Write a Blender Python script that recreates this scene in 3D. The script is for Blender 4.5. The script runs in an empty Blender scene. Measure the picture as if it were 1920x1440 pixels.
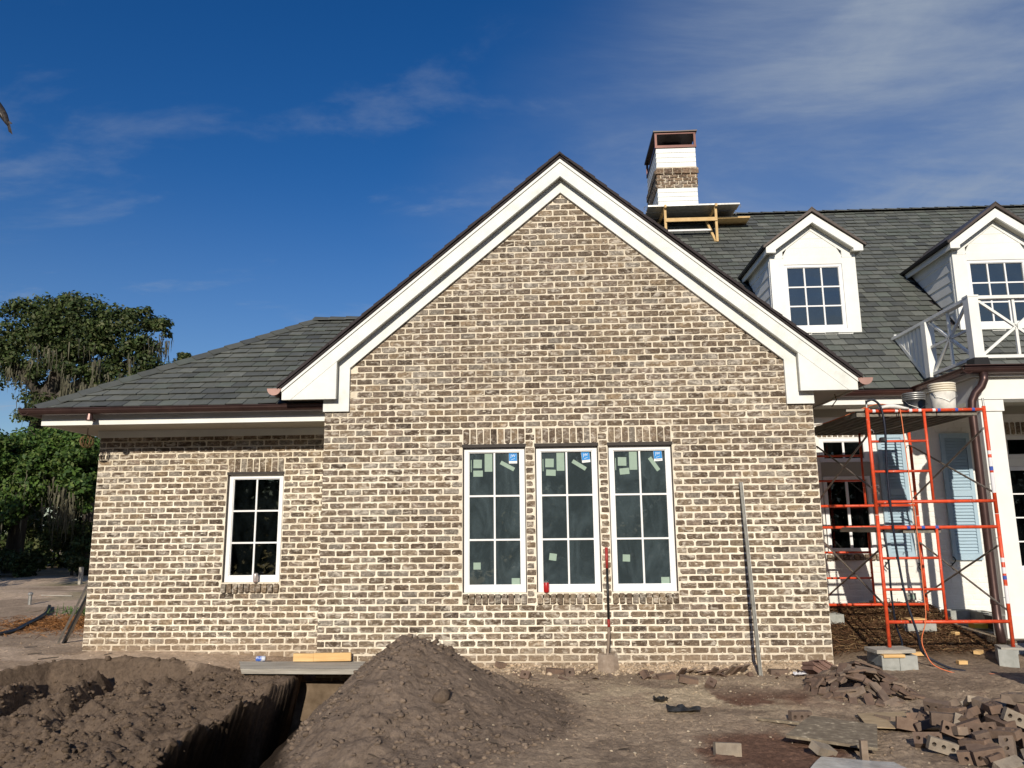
import bpy, math, random
import numpy as np
from mathutils import Vector, Matrix, Euler

random.seed(7); RNG = np.random.default_rng(11)
SC = bpy.context.scene; COL = SC.collection
PI = math.pi

# ------------------------------------------------------------------ camera
cam_d = bpy.data.cameras.new("camera"); cam = bpy.data.objects.new("camera", cam_d); COL.objects.link(cam)
SC.camera = cam
cam_d.sensor_width = 36.0; cam_d.lens = 27.005; cam_d.clip_end = 2000; cam_d.clip_start = .05
def cam_matrix(loc, pitch, yaw, roll):
    cy, sy, cp, sp = math.cos(yaw), math.sin(yaw), math.cos(pitch), math.sin(pitch)
    f = Vector((sy*cp, cy*cp, sp)); r = Vector((cy, -sy, 0)); u = r.cross(f)
    c, s = math.cos(roll), math.sin(roll)
    r2 = c*r+s*u; u2 = -s*r+c*u
    m = Matrix((( r2.x, u2.x, -f.x, loc[0]), (r2.y, u2.y, -f.y, loc[1]), (r2.z, u2.z, -f.z, loc[2]), (0, 0, 0, 1)))
    return m
cam.matrix_world = cam_matrix((2.7798, -9.4404, 1.6412), math.radians(10.515), math.radians(-2.556), math.radians(-.608))

# ------------------------------------------------------------------ sky and sun
SUN_EL, SUN_AZ = math.radians(23.5), math.radians(185.5)      # azimuth clockwise from +Y
world = bpy.data.worlds.new("World"); SC.world = world; world.use_nodes = True
nt = world.node_tree; nt.nodes.clear(); N = nt.nodes.new; L = nt.links.new
def vmath(nt, op, a, b=None, c=None):
    n = nt.nodes.new('ShaderNodeMath'); n.operation = op
    for i, s in enumerate((a, b, c)):
        if s is None: continue
        if isinstance(s, (int, float)): n.inputs[i].default_value = s
        else: nt.links.new(s, n.inputs[i])
    return n.outputs[0]
sky = N('ShaderNodeTexSky'); sky.sky_type = 'NISHITA'; sky.sun_disc = False
sky.sun_elevation = SUN_EL; sky.sun_rotation = SUN_AZ; sky.air_density = 1.0; sky.dust_density = .25; sky.ozone_density = 3.2; sky.altitude = 0
hs = N('ShaderNodeHueSaturation'); hs.inputs['Hue'].default_value = .512; hs.inputs['Saturation'].default_value = 1.34; hs.inputs['Value'].default_value = 1.06
L(sky.outputs[0], hs.inputs['Color'])
tc = N('ShaderNodeTexCoord'); sep = N('ShaderNodeSeparateXYZ'); L(tc.outputs['Generated'], sep.inputs[0])
zz = vmath(nt, 'ADD', vmath(nt, 'MAXIMUM', sep.outputs[2], 0.0), .12)
px = vmath(nt, 'DIVIDE', sep.outputs[0], zz); py = vmath(nt, 'DIVIDE', sep.outputs[1], zz)
comb = N('ShaderNodeCombineXYZ'); L(px, comb.inputs[0]); L(py, comb.inputs[1])
def wnoise(scale, rot, sc, loc, detail, rough, dist=0.0):
    mp = N('ShaderNodeMapping'); mp.inputs['Rotation'].default_value = (0, 0, math.radians(rot)); mp.inputs['Scale'].default_value = sc; mp.inputs['Location'].default_value = loc
    L(comb.outputs[0], mp.inputs[0])
    n = N('ShaderNodeTexNoise'); n.inputs['Scale'].default_value = scale; n.inputs['Detail'].default_value = detail; n.inputs['Roughness'].default_value = rough; n.inputs['Distortion'].default_value = dist
    L(mp.outputs[0], n.inputs['Vector']); return n.outputs['Fac']
def wramp(src, a, b):
    mr = N('ShaderNodeMapRange'); mr.interpolation_type = 'SMOOTHSTEP'; mr.inputs['From Min'].default_value = a; mr.inputs['From Max'].default_value = b; L(src, mr.inputs['Value']); return mr.outputs[0]
warp = wnoise(.8, 20, (1, 1, 1), (3.1, .4, 0), 4, .55)
side = wramp(vmath(nt, 'ADD', vmath(nt, 'ADD', vmath(nt, 'MULTIPLY', sep.outputs[0], 1.0), vmath(nt, 'MULTIPLY', sep.outputs[2], -.62)), vmath(nt, 'MULTIPLY', vmath(nt, 'SUBTRACT', warp, .5), .7)), -.46, .26)
streak = wramp(wnoise(1.15, 52, (.7, 1.5, 1), (5.2, 1.1, 0), 10, .62, .6), .34, .68)
fine = wramp(wnoise(7.5, 52, (.30, 1.4, 1), (4.7, 1.2, 0), 7, .62, .5), .30, .72)
puff = wramp(wnoise(1.9, 30, (.75, 1.3, 1), (2.6, 3.4, 0), 10, .60, .4), .51, .70)
low = wramp(sep.outputs[2], .45, .06)
cl = vmath(nt, 'MULTIPLY', side, vmath(nt, 'ADD', vmath(nt, 'MULTIPLY', streak, vmath(nt, 'ADD', vmath(nt, 'MULTIPLY', fine, .30), .38)), .26))
cl = vmath(nt, 'ADD', cl, vmath(nt, 'MULTIPLY', puff, vmath(nt, 'ADD', .22, vmath(nt, 'MULTIPLY', low, .42))))
fac = vmath(nt, 'MINIMUM', vmath(nt, 'ADD', cl, vmath(nt, 'MULTIPLY', low, .19)), .85)
mixc = N('ShaderNodeMix'); mixc.data_type = 'RGBA'
L(fac, mixc.inputs['Factor']); L(hs.outputs[0], mixc.inputs['A']); mixc.inputs['B'].default_value = (4.0, 4.7, 5.7, 1)
bg = N('ShaderNodeBackground'); bg.inputs['Strength'].default_value = .085; L(mixc.outputs['Result'], bg.inputs['Color'])
wo = N('ShaderNodeOutputWorld'); L(bg.outputs[0], wo.inputs['Surface'])
sd = bpy.data.lights.new("sun", 'SUN'); sd.energy = 4.6; sd.angle = math.radians(.53); sd.color = (1.0, .905, .76)
sun = bpy.data.objects.new("sun", sd); COL.objects.link(sun)
sdir = Vector((math.sin(SUN_AZ)*math.cos(SUN_EL), math.cos(SUN_AZ)*math.cos(SUN_EL), math.sin(SUN_EL)))
sun.rotation_euler = sdir.to_track_quat('Z', 'Y').to_euler(); sun.location = (2, -30, 20)
SC.view_settings.view_transform = 'Standard'; SC.view_settings.look = 'None'; SC.view_settings.exposure = 0.0; SC.view_settings.gamma = 1.0
SC.view_settings.use_curve_mapping = False
SC.render.engine = 'CYCLES'; SC.cycles.use_denoising = True; SC.cycles.max_bounces = 6; SC.cycles.transparent_max_bounces = 12

# ------------------------------------------------------------------ materials
def base_mat(name):
    m = bpy.data.materials.new(name); m.use_nodes = True
    b = m.node_tree.nodes['Principled BSDF']; return m, m.node_tree, b
def noise_node(nt, scale, detail=4, rough=.55, stretch=(1, 1, 1), dist=0.0):
    t = nt.nodes.new('ShaderNodeTexCoord'); mp = nt.nodes.new('ShaderNodeMapping'); mp.inputs['Scale'].default_value = stretch
    nt.links.new(t.outputs['Object'], mp.inputs[0])
    n = nt.nodes.new('ShaderNodeTexNoise'); n.inputs['Scale'].default_value = scale; n.inputs['Detail'].default_value = detail; n.inputs['Roughness'].default_value = rough; n.inputs['Distortion'].default_value = dist
    nt.links.new(mp.outputs[0], n.inputs['Vector']); return n.outputs['Fac']
def ramp(nt, src, stops):
    r = nt.nodes.new('ShaderNodeValToRGB'); e = r.color_ramp.elements
    while len(e) < len(stops): e.new(.5)
    for i, (p, c) in enumerate(stops):
        e[i].position = p; e[i].color = (c[0], c[1], c[2], 1) if not isinstance(c, float) else (c, c, c, 1)
    nt.links.new(src, r.inputs[0]); return r.outputs[0]
def mixrgb(nt, f, a, b, mode='MIX'):
    n = nt.nodes.new('ShaderNodeMix'); n.data_type = 'RGBA'; n.blend_type = mode
    for s, i in ((f, 'Factor'), (a, 'A'), (b, 'B')):
        if isinstance(s, (int, float)): n.inputs[i].default_value = s
        elif isinstance(s, tuple): n.inputs[i].default_value = (*s[:3], 1)
        else: nt.links.new(s, n.inputs[i])
    return n.outputs['Result']
def bump(nt, b, h, strength, dist=.01):
    n = nt.nodes.new('ShaderNodeBump'); n.inputs['Strength'].default_value = strength; n.inputs['Distance'].default_value = dist
    nt.links.new(h, n.inputs['Height']); nt.links.new(n.outputs[0], b.inputs['Normal'])
def pm(name, stops, scale=6, rough=.8, bstr=.0, bscale=40, metal=0.0, stretch=(1, 1, 1), spec=.3, bdist=.01, detail=5, attr=False):
    m, nt, b = base_mat(name)
    col = ramp(nt, noise_node(nt, scale, detail, .6, stretch), stops)
    if attr:
        a = nt.nodes.new('ShaderNodeAttribute'); a.attribute_name = 'tone'
        col = mixrgb(nt, 1.0, col, a.outputs['Color'], 'MULTIPLY')
    nt.links.new(col, b.inputs['Base Color']); b.inputs['Roughness'].default_value = rough; b.inputs['Metallic'].default_value = metal
    b.inputs['Specular IOR Level'].default_value = spec
    if bstr: bump(nt, b, noise_node(nt, bscale, 6, .6, stretch), bstr, bdist)
    return m
def two(c, d=.12): return [(.3, tuple(x*(1-d) for x in c)), (.7, tuple(x*(1+d) for x in c))]
MT = {}
def splash(nt, c):
    """mud thrown up on the lowest courses, ragged upper edge"""
    t = nt.nodes.new('ShaderNodeTexCoord'); s = nt.nodes.new('ShaderNodeSeparateXYZ'); nt.links.new(t.outputs['Object'], s.inputs[0])
    h = vmath(nt, 'ADD', s.outputs[2], vmath(nt, 'MULTIPLY', vmath(nt, 'SUBTRACT', noise_node(nt, 2.4, 6, .7), .5), .5))
    mr = nt.nodes.new('ShaderNodeMapRange'); mr.inputs['From Min'].default_value = .30; mr.inputs['From Max'].default_value = .02; mr.inputs['To Max'].default_value = .55; nt.links.new(h, mr.inputs['Value'])
    return mixrgb(nt, mr.outputs[0], c, (.34, .255, .175))
def brick_material(name, smear=(.66, .60, .51), amount=.72):
    m, nt, b = base_mat(name)
    a = nt.nodes.new('ShaderNodeAttribute'); a.attribute_name = 'tone'
    n1 = noise_node(nt, 21, 7, .72, (1, 1, 1.3), .5); n2 = noise_node(nt, 11, 6, .68, (1, 1, 1.8), .8); n3 = noise_node(nt, 60, 4, .65); n4 = noise_node(nt, 33, 3, .6)
    c = mixrgb(nt, 1.0, a.outputs['Color'], ramp(nt, n1, [(.30, (.34, .30, .27)), (.45, (.82, .79, .74)), (.56, (1.10, 1.08, 1.02)), (.70, (2.25, 2.15, 1.98))]), 'MULTIPLY')
    c = mixrgb(nt, ramp(nt, n3, [(.56, 0.0), (.68, .62)]), c, (.40, .31, .215))
    c = mixrgb(nt, ramp(nt, n4, [(.30, .75), (.40, 0.0)]), c, (.045, .030, .022))
    big = noise_node(nt, 1.1, 4, .6); n2 = vmath(nt, 'ADD', n2, vmath(nt, 'MULTIPLY', vmath(nt, 'SUBTRACT', big, .5), .28))
    c = mixrgb(nt, ramp(nt, n2, [(.51, 0.0), (.66, amount)]), c, smear)
    c = splash(nt, c)
    nt.links.new(c, b.inputs['Base Color']); b.inputs['Roughness'].default_value = .93; b.inputs['Specular IOR Level'].default_value = .15
    bump(nt, b, noise_node(nt, 70, 6, .7), .55, .006); return m
MT['brick'] = brick_material('tumbled_brick')
def mortar_material():
    m, nt, b = base_mat('mortar')
    c = ramp(nt, noise_node(nt, 9, 6, .65), [(.25, (.60, .53, .42)), (.5, (.72, .65, .53)), (.75, (.82, .76, .64))])
    t = nt.nodes.new('ShaderNodeTexCoord'); s = nt.nodes.new('ShaderNodeSeparateXYZ'); nt.links.new(t.outputs['Object'], s.inputs[0])
    h = vmath(nt, 'ADD', s.outputs[2], vmath(nt, 'MULTIPLY', vmath(nt, 'SUBTRACT', noise_node(nt, .7, 4, .6), .5), 2.6)); mr = nt.nodes.new('ShaderNodeMapRange'); mr.inputs['From Min'].default_value = 3.1; mr.inputs['From Max'].default_value = 1.9; nt.links.new(h, mr.inputs['Value'])
    c = mixrgb(nt, mr.outputs[0], c, mixrgb(nt, 1.0, c, (1.15, 1.17, 1.21), 'MULTIPLY'))      # newer, whiter mortar low down
    c = mixrgb(nt, 1.0, c, ramp(nt, noise_node(nt, .9, 4, .6), [(.3, (.84, .82, .78)), (.7, (1.1, 1.1, 1.1))]), 'MULTIPLY')
    c = splash(nt, c); nt.links.new(c, b.inputs['Base Color']); b.inputs['Roughness'].default_value = .95; b.inputs['Specular IOR Level'].default_value = .1
    bump(nt, b, noise_node(nt, 48, 6, .65), .6, .012); return m
MT['mortar'] = mortar_material()
MT['white_brick'] = pm('white_painted_brick', [(.3, (.74, .73, .69)), (.7, (.83, .82, .79))], 5, .7, .35, 45, bdist=.006)
MT['trim'] = pm('white_trim', [(.2, (.70, .71, .68)), (.55, (.80, .81, .78)), (.8, (.86, .86, .84))], 2.2, .55, .12, 30, bdist=.003, stretch=(1, 1, 1))
MT['primed'] = pm('primed_board', [(.22, (.60, .62, .58)), (.45, (.74, .76, .73)), (.8, (.83, .84, .82))], 4.5, .6, .1, 30, bdist=.003)
MT['vinyl'] = pm('white_vinyl', two((.82, .83, .84), .03), 4, .35)
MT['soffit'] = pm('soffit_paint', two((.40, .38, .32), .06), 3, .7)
MT['copper'] = pm('dark_bronze_gutter', [(.3, (.060, .034, .032)), (.7, (.095, .055, .05))], 5, .38, .05, 20, metal=.55, spec=.5)
MT['copper_new'] = pm('copper_gutter', [(.3, (.075, .034, .030)), (.7, (.11, .052, .042))], 5, .4, .05, 20, metal=.6, spec=.5)
MT['cap'] = pm('bronze_end_cap', two((.36, .22, .19), .1), 8, .5, metal=.2)
MT['lintel'] = pm('steel_lintel', two((.035, .028, .025), .2), 12, .6, .1, 60)
MT['slate'] = pm('slate_shingle', [(.25, (.82, .84, .83)), (.55, (1, 1, .98)), (.8, (1.16, 1.16, 1.12))], 11, .62, .3, 60, spec=.35, bdist=.004, stretch=(1, .35, 1), attr=True)
MT['roof_edge'] = pm('shingle_edge', two((.035, .028, .03), .2), 14, .8, .3, 50)
MT['metal_roof'] = pm('bronze_metal_roof', two((.075, .058, .05), .08), 6, .45, metal=.3, spec=.5)
MT['flash'] = pm('black_flashing', two((.012, .012, .014), .2), 8, .5)
MT['blue'] = pm('blue_shutter_paint', two((.36, .49, .59), .05), 4, .5)
MT['black_iron'] = pm('black_iron', two((.012, .012, .013), .2), 9, .5)
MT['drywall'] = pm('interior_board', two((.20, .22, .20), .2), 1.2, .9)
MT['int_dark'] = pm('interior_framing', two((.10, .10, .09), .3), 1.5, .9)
def scaffold_paint():
    m, nt, b = base_mat('red_scaffold_paint')
    c = ramp(nt, noise_node(nt, 14, 5, .6), [(.25, (.50, .050, .018)), (.6, (.72, .085, .026)), (.8, (.76, .14, .06))])
    c = mixrgb(nt, ramp(nt, noise_node(nt, 30, 4, .65), [(.66, 0.0), (.70, .85)]), c, (.68, .60, .50))
    c = mixrgb(nt, ramp(nt, noise_node(nt, 22, 5, .7), [(.30, .8), (.34, 0.0)]), c, (.16, .06, .035))
    nt.links.new(c, b.inputs['Base Color']); b.inputs['Roughness'].default_value = .45; bump(nt, b, noise_node(nt, 40, 5, .6), .3, .004); return m
MT['red'] = scaffold_paint()
MT['stud_steel'] = pm('dull_steel', [(.3, (.10, .10, .095)), (.7, (.20, .20, .19))], 14, .5, .05, 60, metal=.5, spec=.4)
MT['galv'] = pm('galvanised_steel', [(.3, (.28, .28, .27)), (.7, (.46, .46, .45))], 14, .42, .05, 60, metal=.7, spec=.5)
MT['brace'] = pm('weathered_brace', [(.3, (.16, .13, .11)), (.7, (.30, .27, .24))], 20, .5, .1, 60, metal=.4)
MT['decal_white'] = pm('white_decal', two((.75, .75, .78), .05), 10, .5)
MT['decal_blue'] = pm('blue_decal', two((.05, .10, .40), .1), 10, .5)
MT['plank_alu'] = pm('worn_plank', [(.25, (.11, .10, .085)), (.7, (.26, .24, .20))], 9, .75, .25, 40, stretch=(4, .4, 4))
MT['old_wood'] = pm('old_grey_wood', [(.25, (.22, .20, .17)), (.5, (.38, .355, .31)), (.75, (.50, .48, .43))], 8, .9, .5, 30, stretch=(.25, 3, 3), bdist=.01)
MT['lumber'] = pm('fresh_lumber', [(.25, (.55, .33, .13)), (.6, (.72, .48, .22)), (.8, (.78, .56, .30))], 9, .7, .2, 30, stretch=(.3, 4, 4))
MT['lumber_v'] = pm('pine_framing', [(.25, (.50, .33, .14)), (.7, (.68, .48, .24))], 9, .75, .15, 30)
MT['ply'] = pm('mortar_stained_board', [(.2, (.12, .095, .07)), (.5, (.22, .18, .13)), (.60, (.28, .235, .17)), (.68, (.56, .48, .35))], 17, .95, .5, 45, detail=9)
MT['card'] = pm('wet_cardboard', [(.25, (.30, .22, .13)), (.7, (.50, .39, .25))], 5, .95, .6, 12, stretch=(1, 3, 1), bdist=.02)
MT['cmu'] = pm('concrete_block', [(.25, (.27, .28, .26)), (.7, (.40, .41, .39))], 12, .95, .5, 90, bdist=.006)
MT['heap_brick'] = pm('loose_brick', [(.2, (.60, .52, .48)), (.5, (1, .96, .92)), (.66, (1.2, 1.1, 1.0)), (.80, (2.2, 2.2, 2.1))], 13, .92, .45, 60, attr=True)
MT['bucket'] = pm('white_bucket', [(.25, (.42, .41, .38)), (.55, (.70, .68, .62)), (.75, (.80, .78, .72))], 7, .5, .05, 20)
MT['bucket_rim'] = pm('cream_bucket_rim', two((.80, .74, .60), .05), 6, .4)
MT['black_plastic'] = pm('black_plastic', [(.4, (.010, .011, .013)), (.72, (.05, .052, .055))], 14, .4, .2, 30, spec=.5)
MT['tarp'] = pm('clear_plastic_sheet', two((.42, .43, .42), .25), 9, .25, .5, 16, spec=.6)
MT['hose'] = pm('dark_blue_hose', two((.012, .016, .030), .2), 9, .45)
MT['orange'] = pm('orange_cord', two((.72, .20, .08), .1), 9, .5)
MT['can_red'] = pm('red_can', [(.45, (.40, .012, .014)), (.75, (.55, .03, .03)), (.82, (.75, .72, .7))], 26, .3, spec=.6)
MT['can_silver'] = pm('silver_can', [(.3, (.40, .36, .35)), (.6, (.55, .5, .5)), (.75, (.45, .12, .10))], 22, .3, metal=.4)
MT['can_blue'] = pm('blue_can', [(.45, (.05, .13, .5)), (.55, (.62, .66, .72))], 20, .35)
MT['grip_red'] = pm('red_grip', two((.32, .035, .03), .15), 9, .5)
MT['shaft'] = pm('black_shaft', two((.018, .018, .018), .2), 9, .45)
MT['steel_dirty'] = pm('muddy_steel', [(.3, (.20, .15, .11)), (.6, (.28, .22, .17)), (.8, (.38, .34, .29))], 14, .7, .3, 50, metal=.2)
MT['paper_green'] = pm('sticker_back', two((.30, .40, .33), .06), 20, .8)
MT['paper_white'] = pm('sticker_white', two((.82, .83, .84), .03), 20, .6)
MT['logo_blue'] = pm('logo_blue', two((.015, .24, .62), .04), 20, .5)
MT['bark'] = pm('bark', [(.3, (.045, .038, .03)), (.7, (.11, .095, .08))], 7, .95, .6, 12, stretch=(1, 1, .3), bdist=.05)
MT['yellow'] = pm('yellow_plastic', two((.62, .44, .06), .08), 9, .5)
MT['bundle'] = pm('brown_bundle', [(.25, (.13, .075, .06)), (.7, (.24, .15, .12))], 10, .9, .4, 40, stretch=(1, 1, 4))
MT['white_bag'] = pm('white_paper_bag', two((.76, .75, .72), .06), 7, .7, .3, 14)
MT['tub'] = pm('grey_mortar_tub', two((.14, .15, .15), .15), 5, .6, .1, 30)
MT['vine'] = pm('dry_vine', two((.16, .10, .05), .3), 20, .9)
MT['soil_flat'] = pm('muddy_footing', [(.3, (.10, .07, .045)), (.6, (.17, .125, .085)), (.8, (.30, .23, .16))], 7, .95, .5, 30)
MT['bird'] = pm('dark_feathers', [(.4, (.012, .010, .012)), (.7, (.06, .05, .045))], 14, .7)
MT['bird_pale'] = pm('pale_feathers', two((.16, .14, .12), .2), 14, .8)

def attr_leaf(name, rough=.55, trans=.25):
    m, nt, b = base_mat(name)
    a = nt.nodes.new('ShaderNodeAttribute'); a.attribute_name = 'tone'
    nt.links.new(a.outputs['Color'], b.inputs['Base Color']); b.inputs['Roughness'].default_value = rough; b.inputs['Specular IOR Level'].default_value = .25
    if trans:
        t = nt.nodes.new('ShaderNodeBsdfTranslucent'); nt.links.new(a.outputs['Color'], t.inputs['Color'])
        mx = nt.nodes.new('ShaderNodeMixShader'); mx.inputs[0].default_value = trans
        out = nt.nodes['Material Output']; nt.links.new(b.outputs[0], mx.inputs[1]); nt.links.new(t.outputs[0], mx.inputs[2]); nt.links.new(mx.outputs[0], out.inputs['Surface'])
    return m
MT['leaf'] = attr_leaf('leaves'); MT['moss'] = attr_leaf('spanish_moss', .95, .1); MT['straw'] = attr_leaf('pine_straw', .85, 0)
def soil_mat(name):
    m, nt, b = base_mat(name)
    a = nt.nodes.new('ShaderNodeAttribute'); a.attribute_name = 'tone'
    n1 = noise_node(nt, 26, 8, .68); n2 = noise_node(nt, 130, 4, .65); n3 = noise_node(nt, 5, 5, .6)
    c = mixrgb(nt, 1.0, a.outputs['Color'], ramp(nt, n1, [(.28, (.62, .60, .58)), (.5, (1, 1, 1)), (.75, (1.35, 1.32, 1.26))]), 'MULTIPLY')
    c = mixrgb(nt, 1.0, c, ramp(nt, n3, [(.3, (.82, .80, .78)), (.7, (1.15, 1.14, 1.12))]), 'MULTIPLY')
    c = mixrgb(nt, ramp(nt, n2, [(.68, 0.0), (.76, .4)]), c, (.46, .38, .29))
    nt.links.new(c, b.inputs['Base Color']); b.inputs['Roughness'].default_value = .97; b.inputs['Specular IOR Level'].default_value = .08
    s = vmath(nt, 'ADD', n1, vmath(nt, 'MULTIPLY', n2, .4)); bump(nt, b, s, .85, .03); return m
MT['soil'] = soil_mat('soil')
def glass_mat(name, dirt, tint=(.55, .62, .60), refl=.07, film=.0):
    m, nt, b = base_mat(name); out = nt.nodes['Material Output']; nt.nodes.remove(b)
    tr = nt.nodes.new('ShaderNodeBsdfTransparent'); tr.inputs[0].default_value = (*tint, 1)
    gl = nt.nodes.new('ShaderNodeBsdfGlossy'); gl.inputs['Roughness'].default_value = .015; gl.inputs['Color'].default_value = (.92, .97, .95, 1)
    lw = nt.nodes.new('ShaderNodeLayerWeight'); lw.inputs['Blend'].default_value = .5
    f = vmath(nt, 'ADD', vmath(nt, 'MULTIPLY', vmath(nt, 'POWER', lw.outputs['Facing'], 4.0), .8), refl)
    nb = nt.nodes.new('ShaderNodeBump'); nb.inputs['Strength'].default_value = .035; nb.inputs['Distance'].default_value = .02
    nt.links.new(noise_node(nt, 2.6, 2, .5), nb.inputs['Height']); nt.links.new(nb.outputs[0], gl.inputs['Normal'])
    mx = nt.nodes.new('ShaderNodeMixShader'); nt.links.new(f, mx.inputs[0]); nt.links.new(tr.outputs[0], mx.inputs[1]); nt.links.new(gl.outputs[0], mx.inputs[2])
    df = nt.nodes.new('ShaderNodeBsdfDiffuse'); df.inputs[0].default_value = (.33, .45, .50, 1)
    d1 = noise_node(nt, 3.4, 8, .68, (1.0, 1, .45), 1.2); d2 = noise_node(nt, 26, 5, .7)
    dd = vmath(nt, 'MULTIPLY', ramp(nt, d1, [(.42, 0.0), (.80, 1.0)]), dirt)
    dd = vmath(nt, 'ADD', vmath(nt, 'ADD', dd, film), vmath(nt, 'MULTIPLY', ramp(nt, d2, [(.70, 0.0), (.80, 1.0)]), dirt*.7))
    mx2 = nt.nodes.new('ShaderNodeMixShader'); nt.links.new(dd, mx2.inputs[0]); nt.links.new(mx.outputs[0], mx2.inputs[1]); nt.links.new(df.outputs[0], mx2.inputs[2])
    nt.links.new(mx2.outputs[0], out.inputs['Surface']); return m
MT['glass_dusty'] = glass_mat('dusty_glass', .13, (.16, .22, .23), .075, .085)
MT['glass'] = glass_mat('window_glass', .02, (.20, .24, .23), .06)
MT['glass_dormer'] = glass_mat('dormer_glass', .02, (.25, .30, .30), .20)

# ------------------------------------------------------------------ mesh helpers
class MB:
    def __init__(s): s.v = []; s.f = []; s.t = []
    def add(s, verts, faces, tone=None):
        o = len(s.v); s.v.extend(tuple(p) for p in verts); s.f.extend(tuple(i+o for i in f) for f in faces); s.t.extend([tone]*len(faces)); return s
    def box(s, x0, x1, y0, y1, z0, z1, tone=None):
        return s.add([(x0,y0,z0),(x1,y0,z0),(x1,y1,z0),(x0,y1,z0),(x0,y0,z1),(x1,y0,z1),(x1,y1,z1),(x0,y1,z1)],
                     [(0,3,2,1),(4,5,6,7),(0,1,5,4),(1,2,6,5),(2,3,7,6),(3,0,4,7)], tone)
    def obox(s, size, M, tone=None):
        a, b, c = (d/2 for d in size)
        vs = [M @ Vector(p) for p in ((-a,-b,-c),(a,-b,-c),(a,b,-c),(-a,b,-c),(-a,-b,c),(a,-b,c),(a,b,c),(-a,b,c))]
        return s.add(vs, [(0,3,2,1),(4,5,6,7),(0,1,5,4),(1,2,6,5),(2,3,7,6),(3,0,4,7)], tone)
    def beam(s, p0, p1, w, h, up=(0, 0, 1), tone=None):
        p0, p1 = Vector(p0), Vector(p1); d = (p1-p0); ln = d.length; d.normalize(); u = Vector(up)
        r = d.cross(u)
        if r.length < 1e-4: r = d.cross(Vector((0, 1, 0)))
        r.normalize(); u = r.cross(d)
        M = Matrix.Translation((p0+p1)/2) @ Matrix((r, d, u)).transposed().to_4x4()
        return s.obox((w, ln, h), M, tone)
    def prism(s, poly, y0, y1, tone=None):          # polygon in XZ, extruded along Y
        a = sum(poly[i][0]*poly[(i+1) % len(poly)][1]-poly[(i+1) % len(poly)][0]*poly[i][1] for i in range(len(poly)))
        if a < 0: poly = poly[::-1]
        n = len(poly)
        vs = [(x, y0, z) for x, z in poly]+[(x, y1, z) for x, z in poly]
        fs = [tuple(range(n)), tuple(range(2*n-1, n-1, -1))]+[(i, i+n, (i+1) % n+n, (i+1) % n) for i in range(n)]
        return s.add(vs, fs, tone)
    def prism_x(s, poly, x0, x1, tone=None):        # polygon in YZ, extruded along X
        a = sum(poly[i][0]*poly[(i+1) % len(poly)][1]-poly[(i+1) % len(poly)][0]*poly[i][1] for i in range(len(poly)))
        if a < 0: poly = poly[::-1]
        n = len(poly)
        vs = [(x0, y, z) for y, z in poly]+[(x1, y, z) for y, z in poly]
        fs = [tuple(range(n-1, -1, -1)), tuple(range(n, 2*n))]+[(i, (i+1) % n, (i+1) % n+n, i+n) for i in range(n)]
        return s.add(vs, fs, tone)
    def tube(s, pts, r, n=8, tone=None, caps=True):
        pts = [Vector(p) for p in pts]; rs = r if isinstance(r, (list, tuple)) else [r]*len(pts)
        o = len(s.v); prev = None
        for i, p in enumerate(pts):
            d = (pts[min(i+1, len(pts)-1)]-pts[max(i-1, 0)]).normalized()
            if prev is None:
                a = d.cross(Vector((0, 0, 1)))
                if a.length < .05: a = d.cross(Vector((0, 1, 0)))
            else: a = prev-d*prev.dot(d)
            a.normalize(); prev = a; b = d.cross(a)
            for k in range(n):
                t = 2*PI*k/n; s.v.append(tuple(p+(a*math.cos(t)+b*math.sin(t))*rs[i]))
        fs = []
        for i in range(len(pts)-1):
            for k in range(n):
                fs.append((o+i*n+k, o+i*n+(k+1) % n, o+(i+1)*n+(k+1) % n, o+(i+1)*n+k))
        if caps: fs.append(tuple(o+k for k in range(n-1, -1, -1))); fs.append(tuple(o+(len(pts)-1)*n+k for k in range(n)))
        s.f.extend(fs); s.t.extend([tone]*len(fs)); return s
    def lathe(s, prof, c=(0, 0, 0), n=20, tone=None):
        o = len(s.v)
        for r, z in prof:
            for k in range(n): t = 2*PI*k/n; s.v.append((c[0]+r*math.cos(t), c[1]+r*math.sin(t), c[2]+z))
        fs = [(o+i*n+k, o+i*n+(k+1) % n, o+(i+1)*n+(k+1) % n, o+(i+1)*n+k) for i in range(len(prof)-1) for k in range(n)]
        fs.append(tuple(o+k for k in range(n-1, -1, -1))); fs.append(tuple(o+(len(prof)-1)*n+k for k in range(n)))
        s.f.extend(fs); s.t.extend([tone]*len(fs)); return s
    def xform(s, M): s.v = [tuple(M @ Vector(p)) for p in s.v]; return s
    def mesh(s, name, m, smooth=False):
        me = bpy.data.meshes.new(name); me.from_pydata(s.v, [], s.f)
        if any(t is not None for t in s.t):
            cnt = np.array([len(f) for f in s.f]); cols = np.array([(*(t or (1, 1, 1))[:3], 1) for t in s.t], dtype=np.float32)
            at = me.attributes.new('tone', 'FLOAT_COLOR', 'CORNER'); at.data.foreach_set('color', np.repeat(cols, cnt, axis=0).ravel())
        if smooth: me.polygons.foreach_set('use_smooth', [True]*len(me.polygons))
        me.materials.append(MT[m] if isinstance(m, str) else m); me.update(); return me
    def build(s, name, m, parent=None, smooth=False, kind=None):
        o = bpy.data.objects.new(name, s.mesh(name, m, smooth)); COL.objects.link(o)
        if parent is not None: attach(o, parent)
        if kind: o['kind'] = kind
        return o
def attach(o, parent):
    o.parent = parent
    o.matrix_parent_inverse = WM(parent).inverted()
def WM(o):
    m = Matrix.LocRotScale(o.location, o.rotation_euler, o.scale)
    return WM(o.parent) @ o.matrix_parent_inverse @ m if o.parent else m
def tag(o, label, cat, group=None):
    o['label'] = label; o['category'] = cat
    if group: o['group'] = group
    return o
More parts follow.
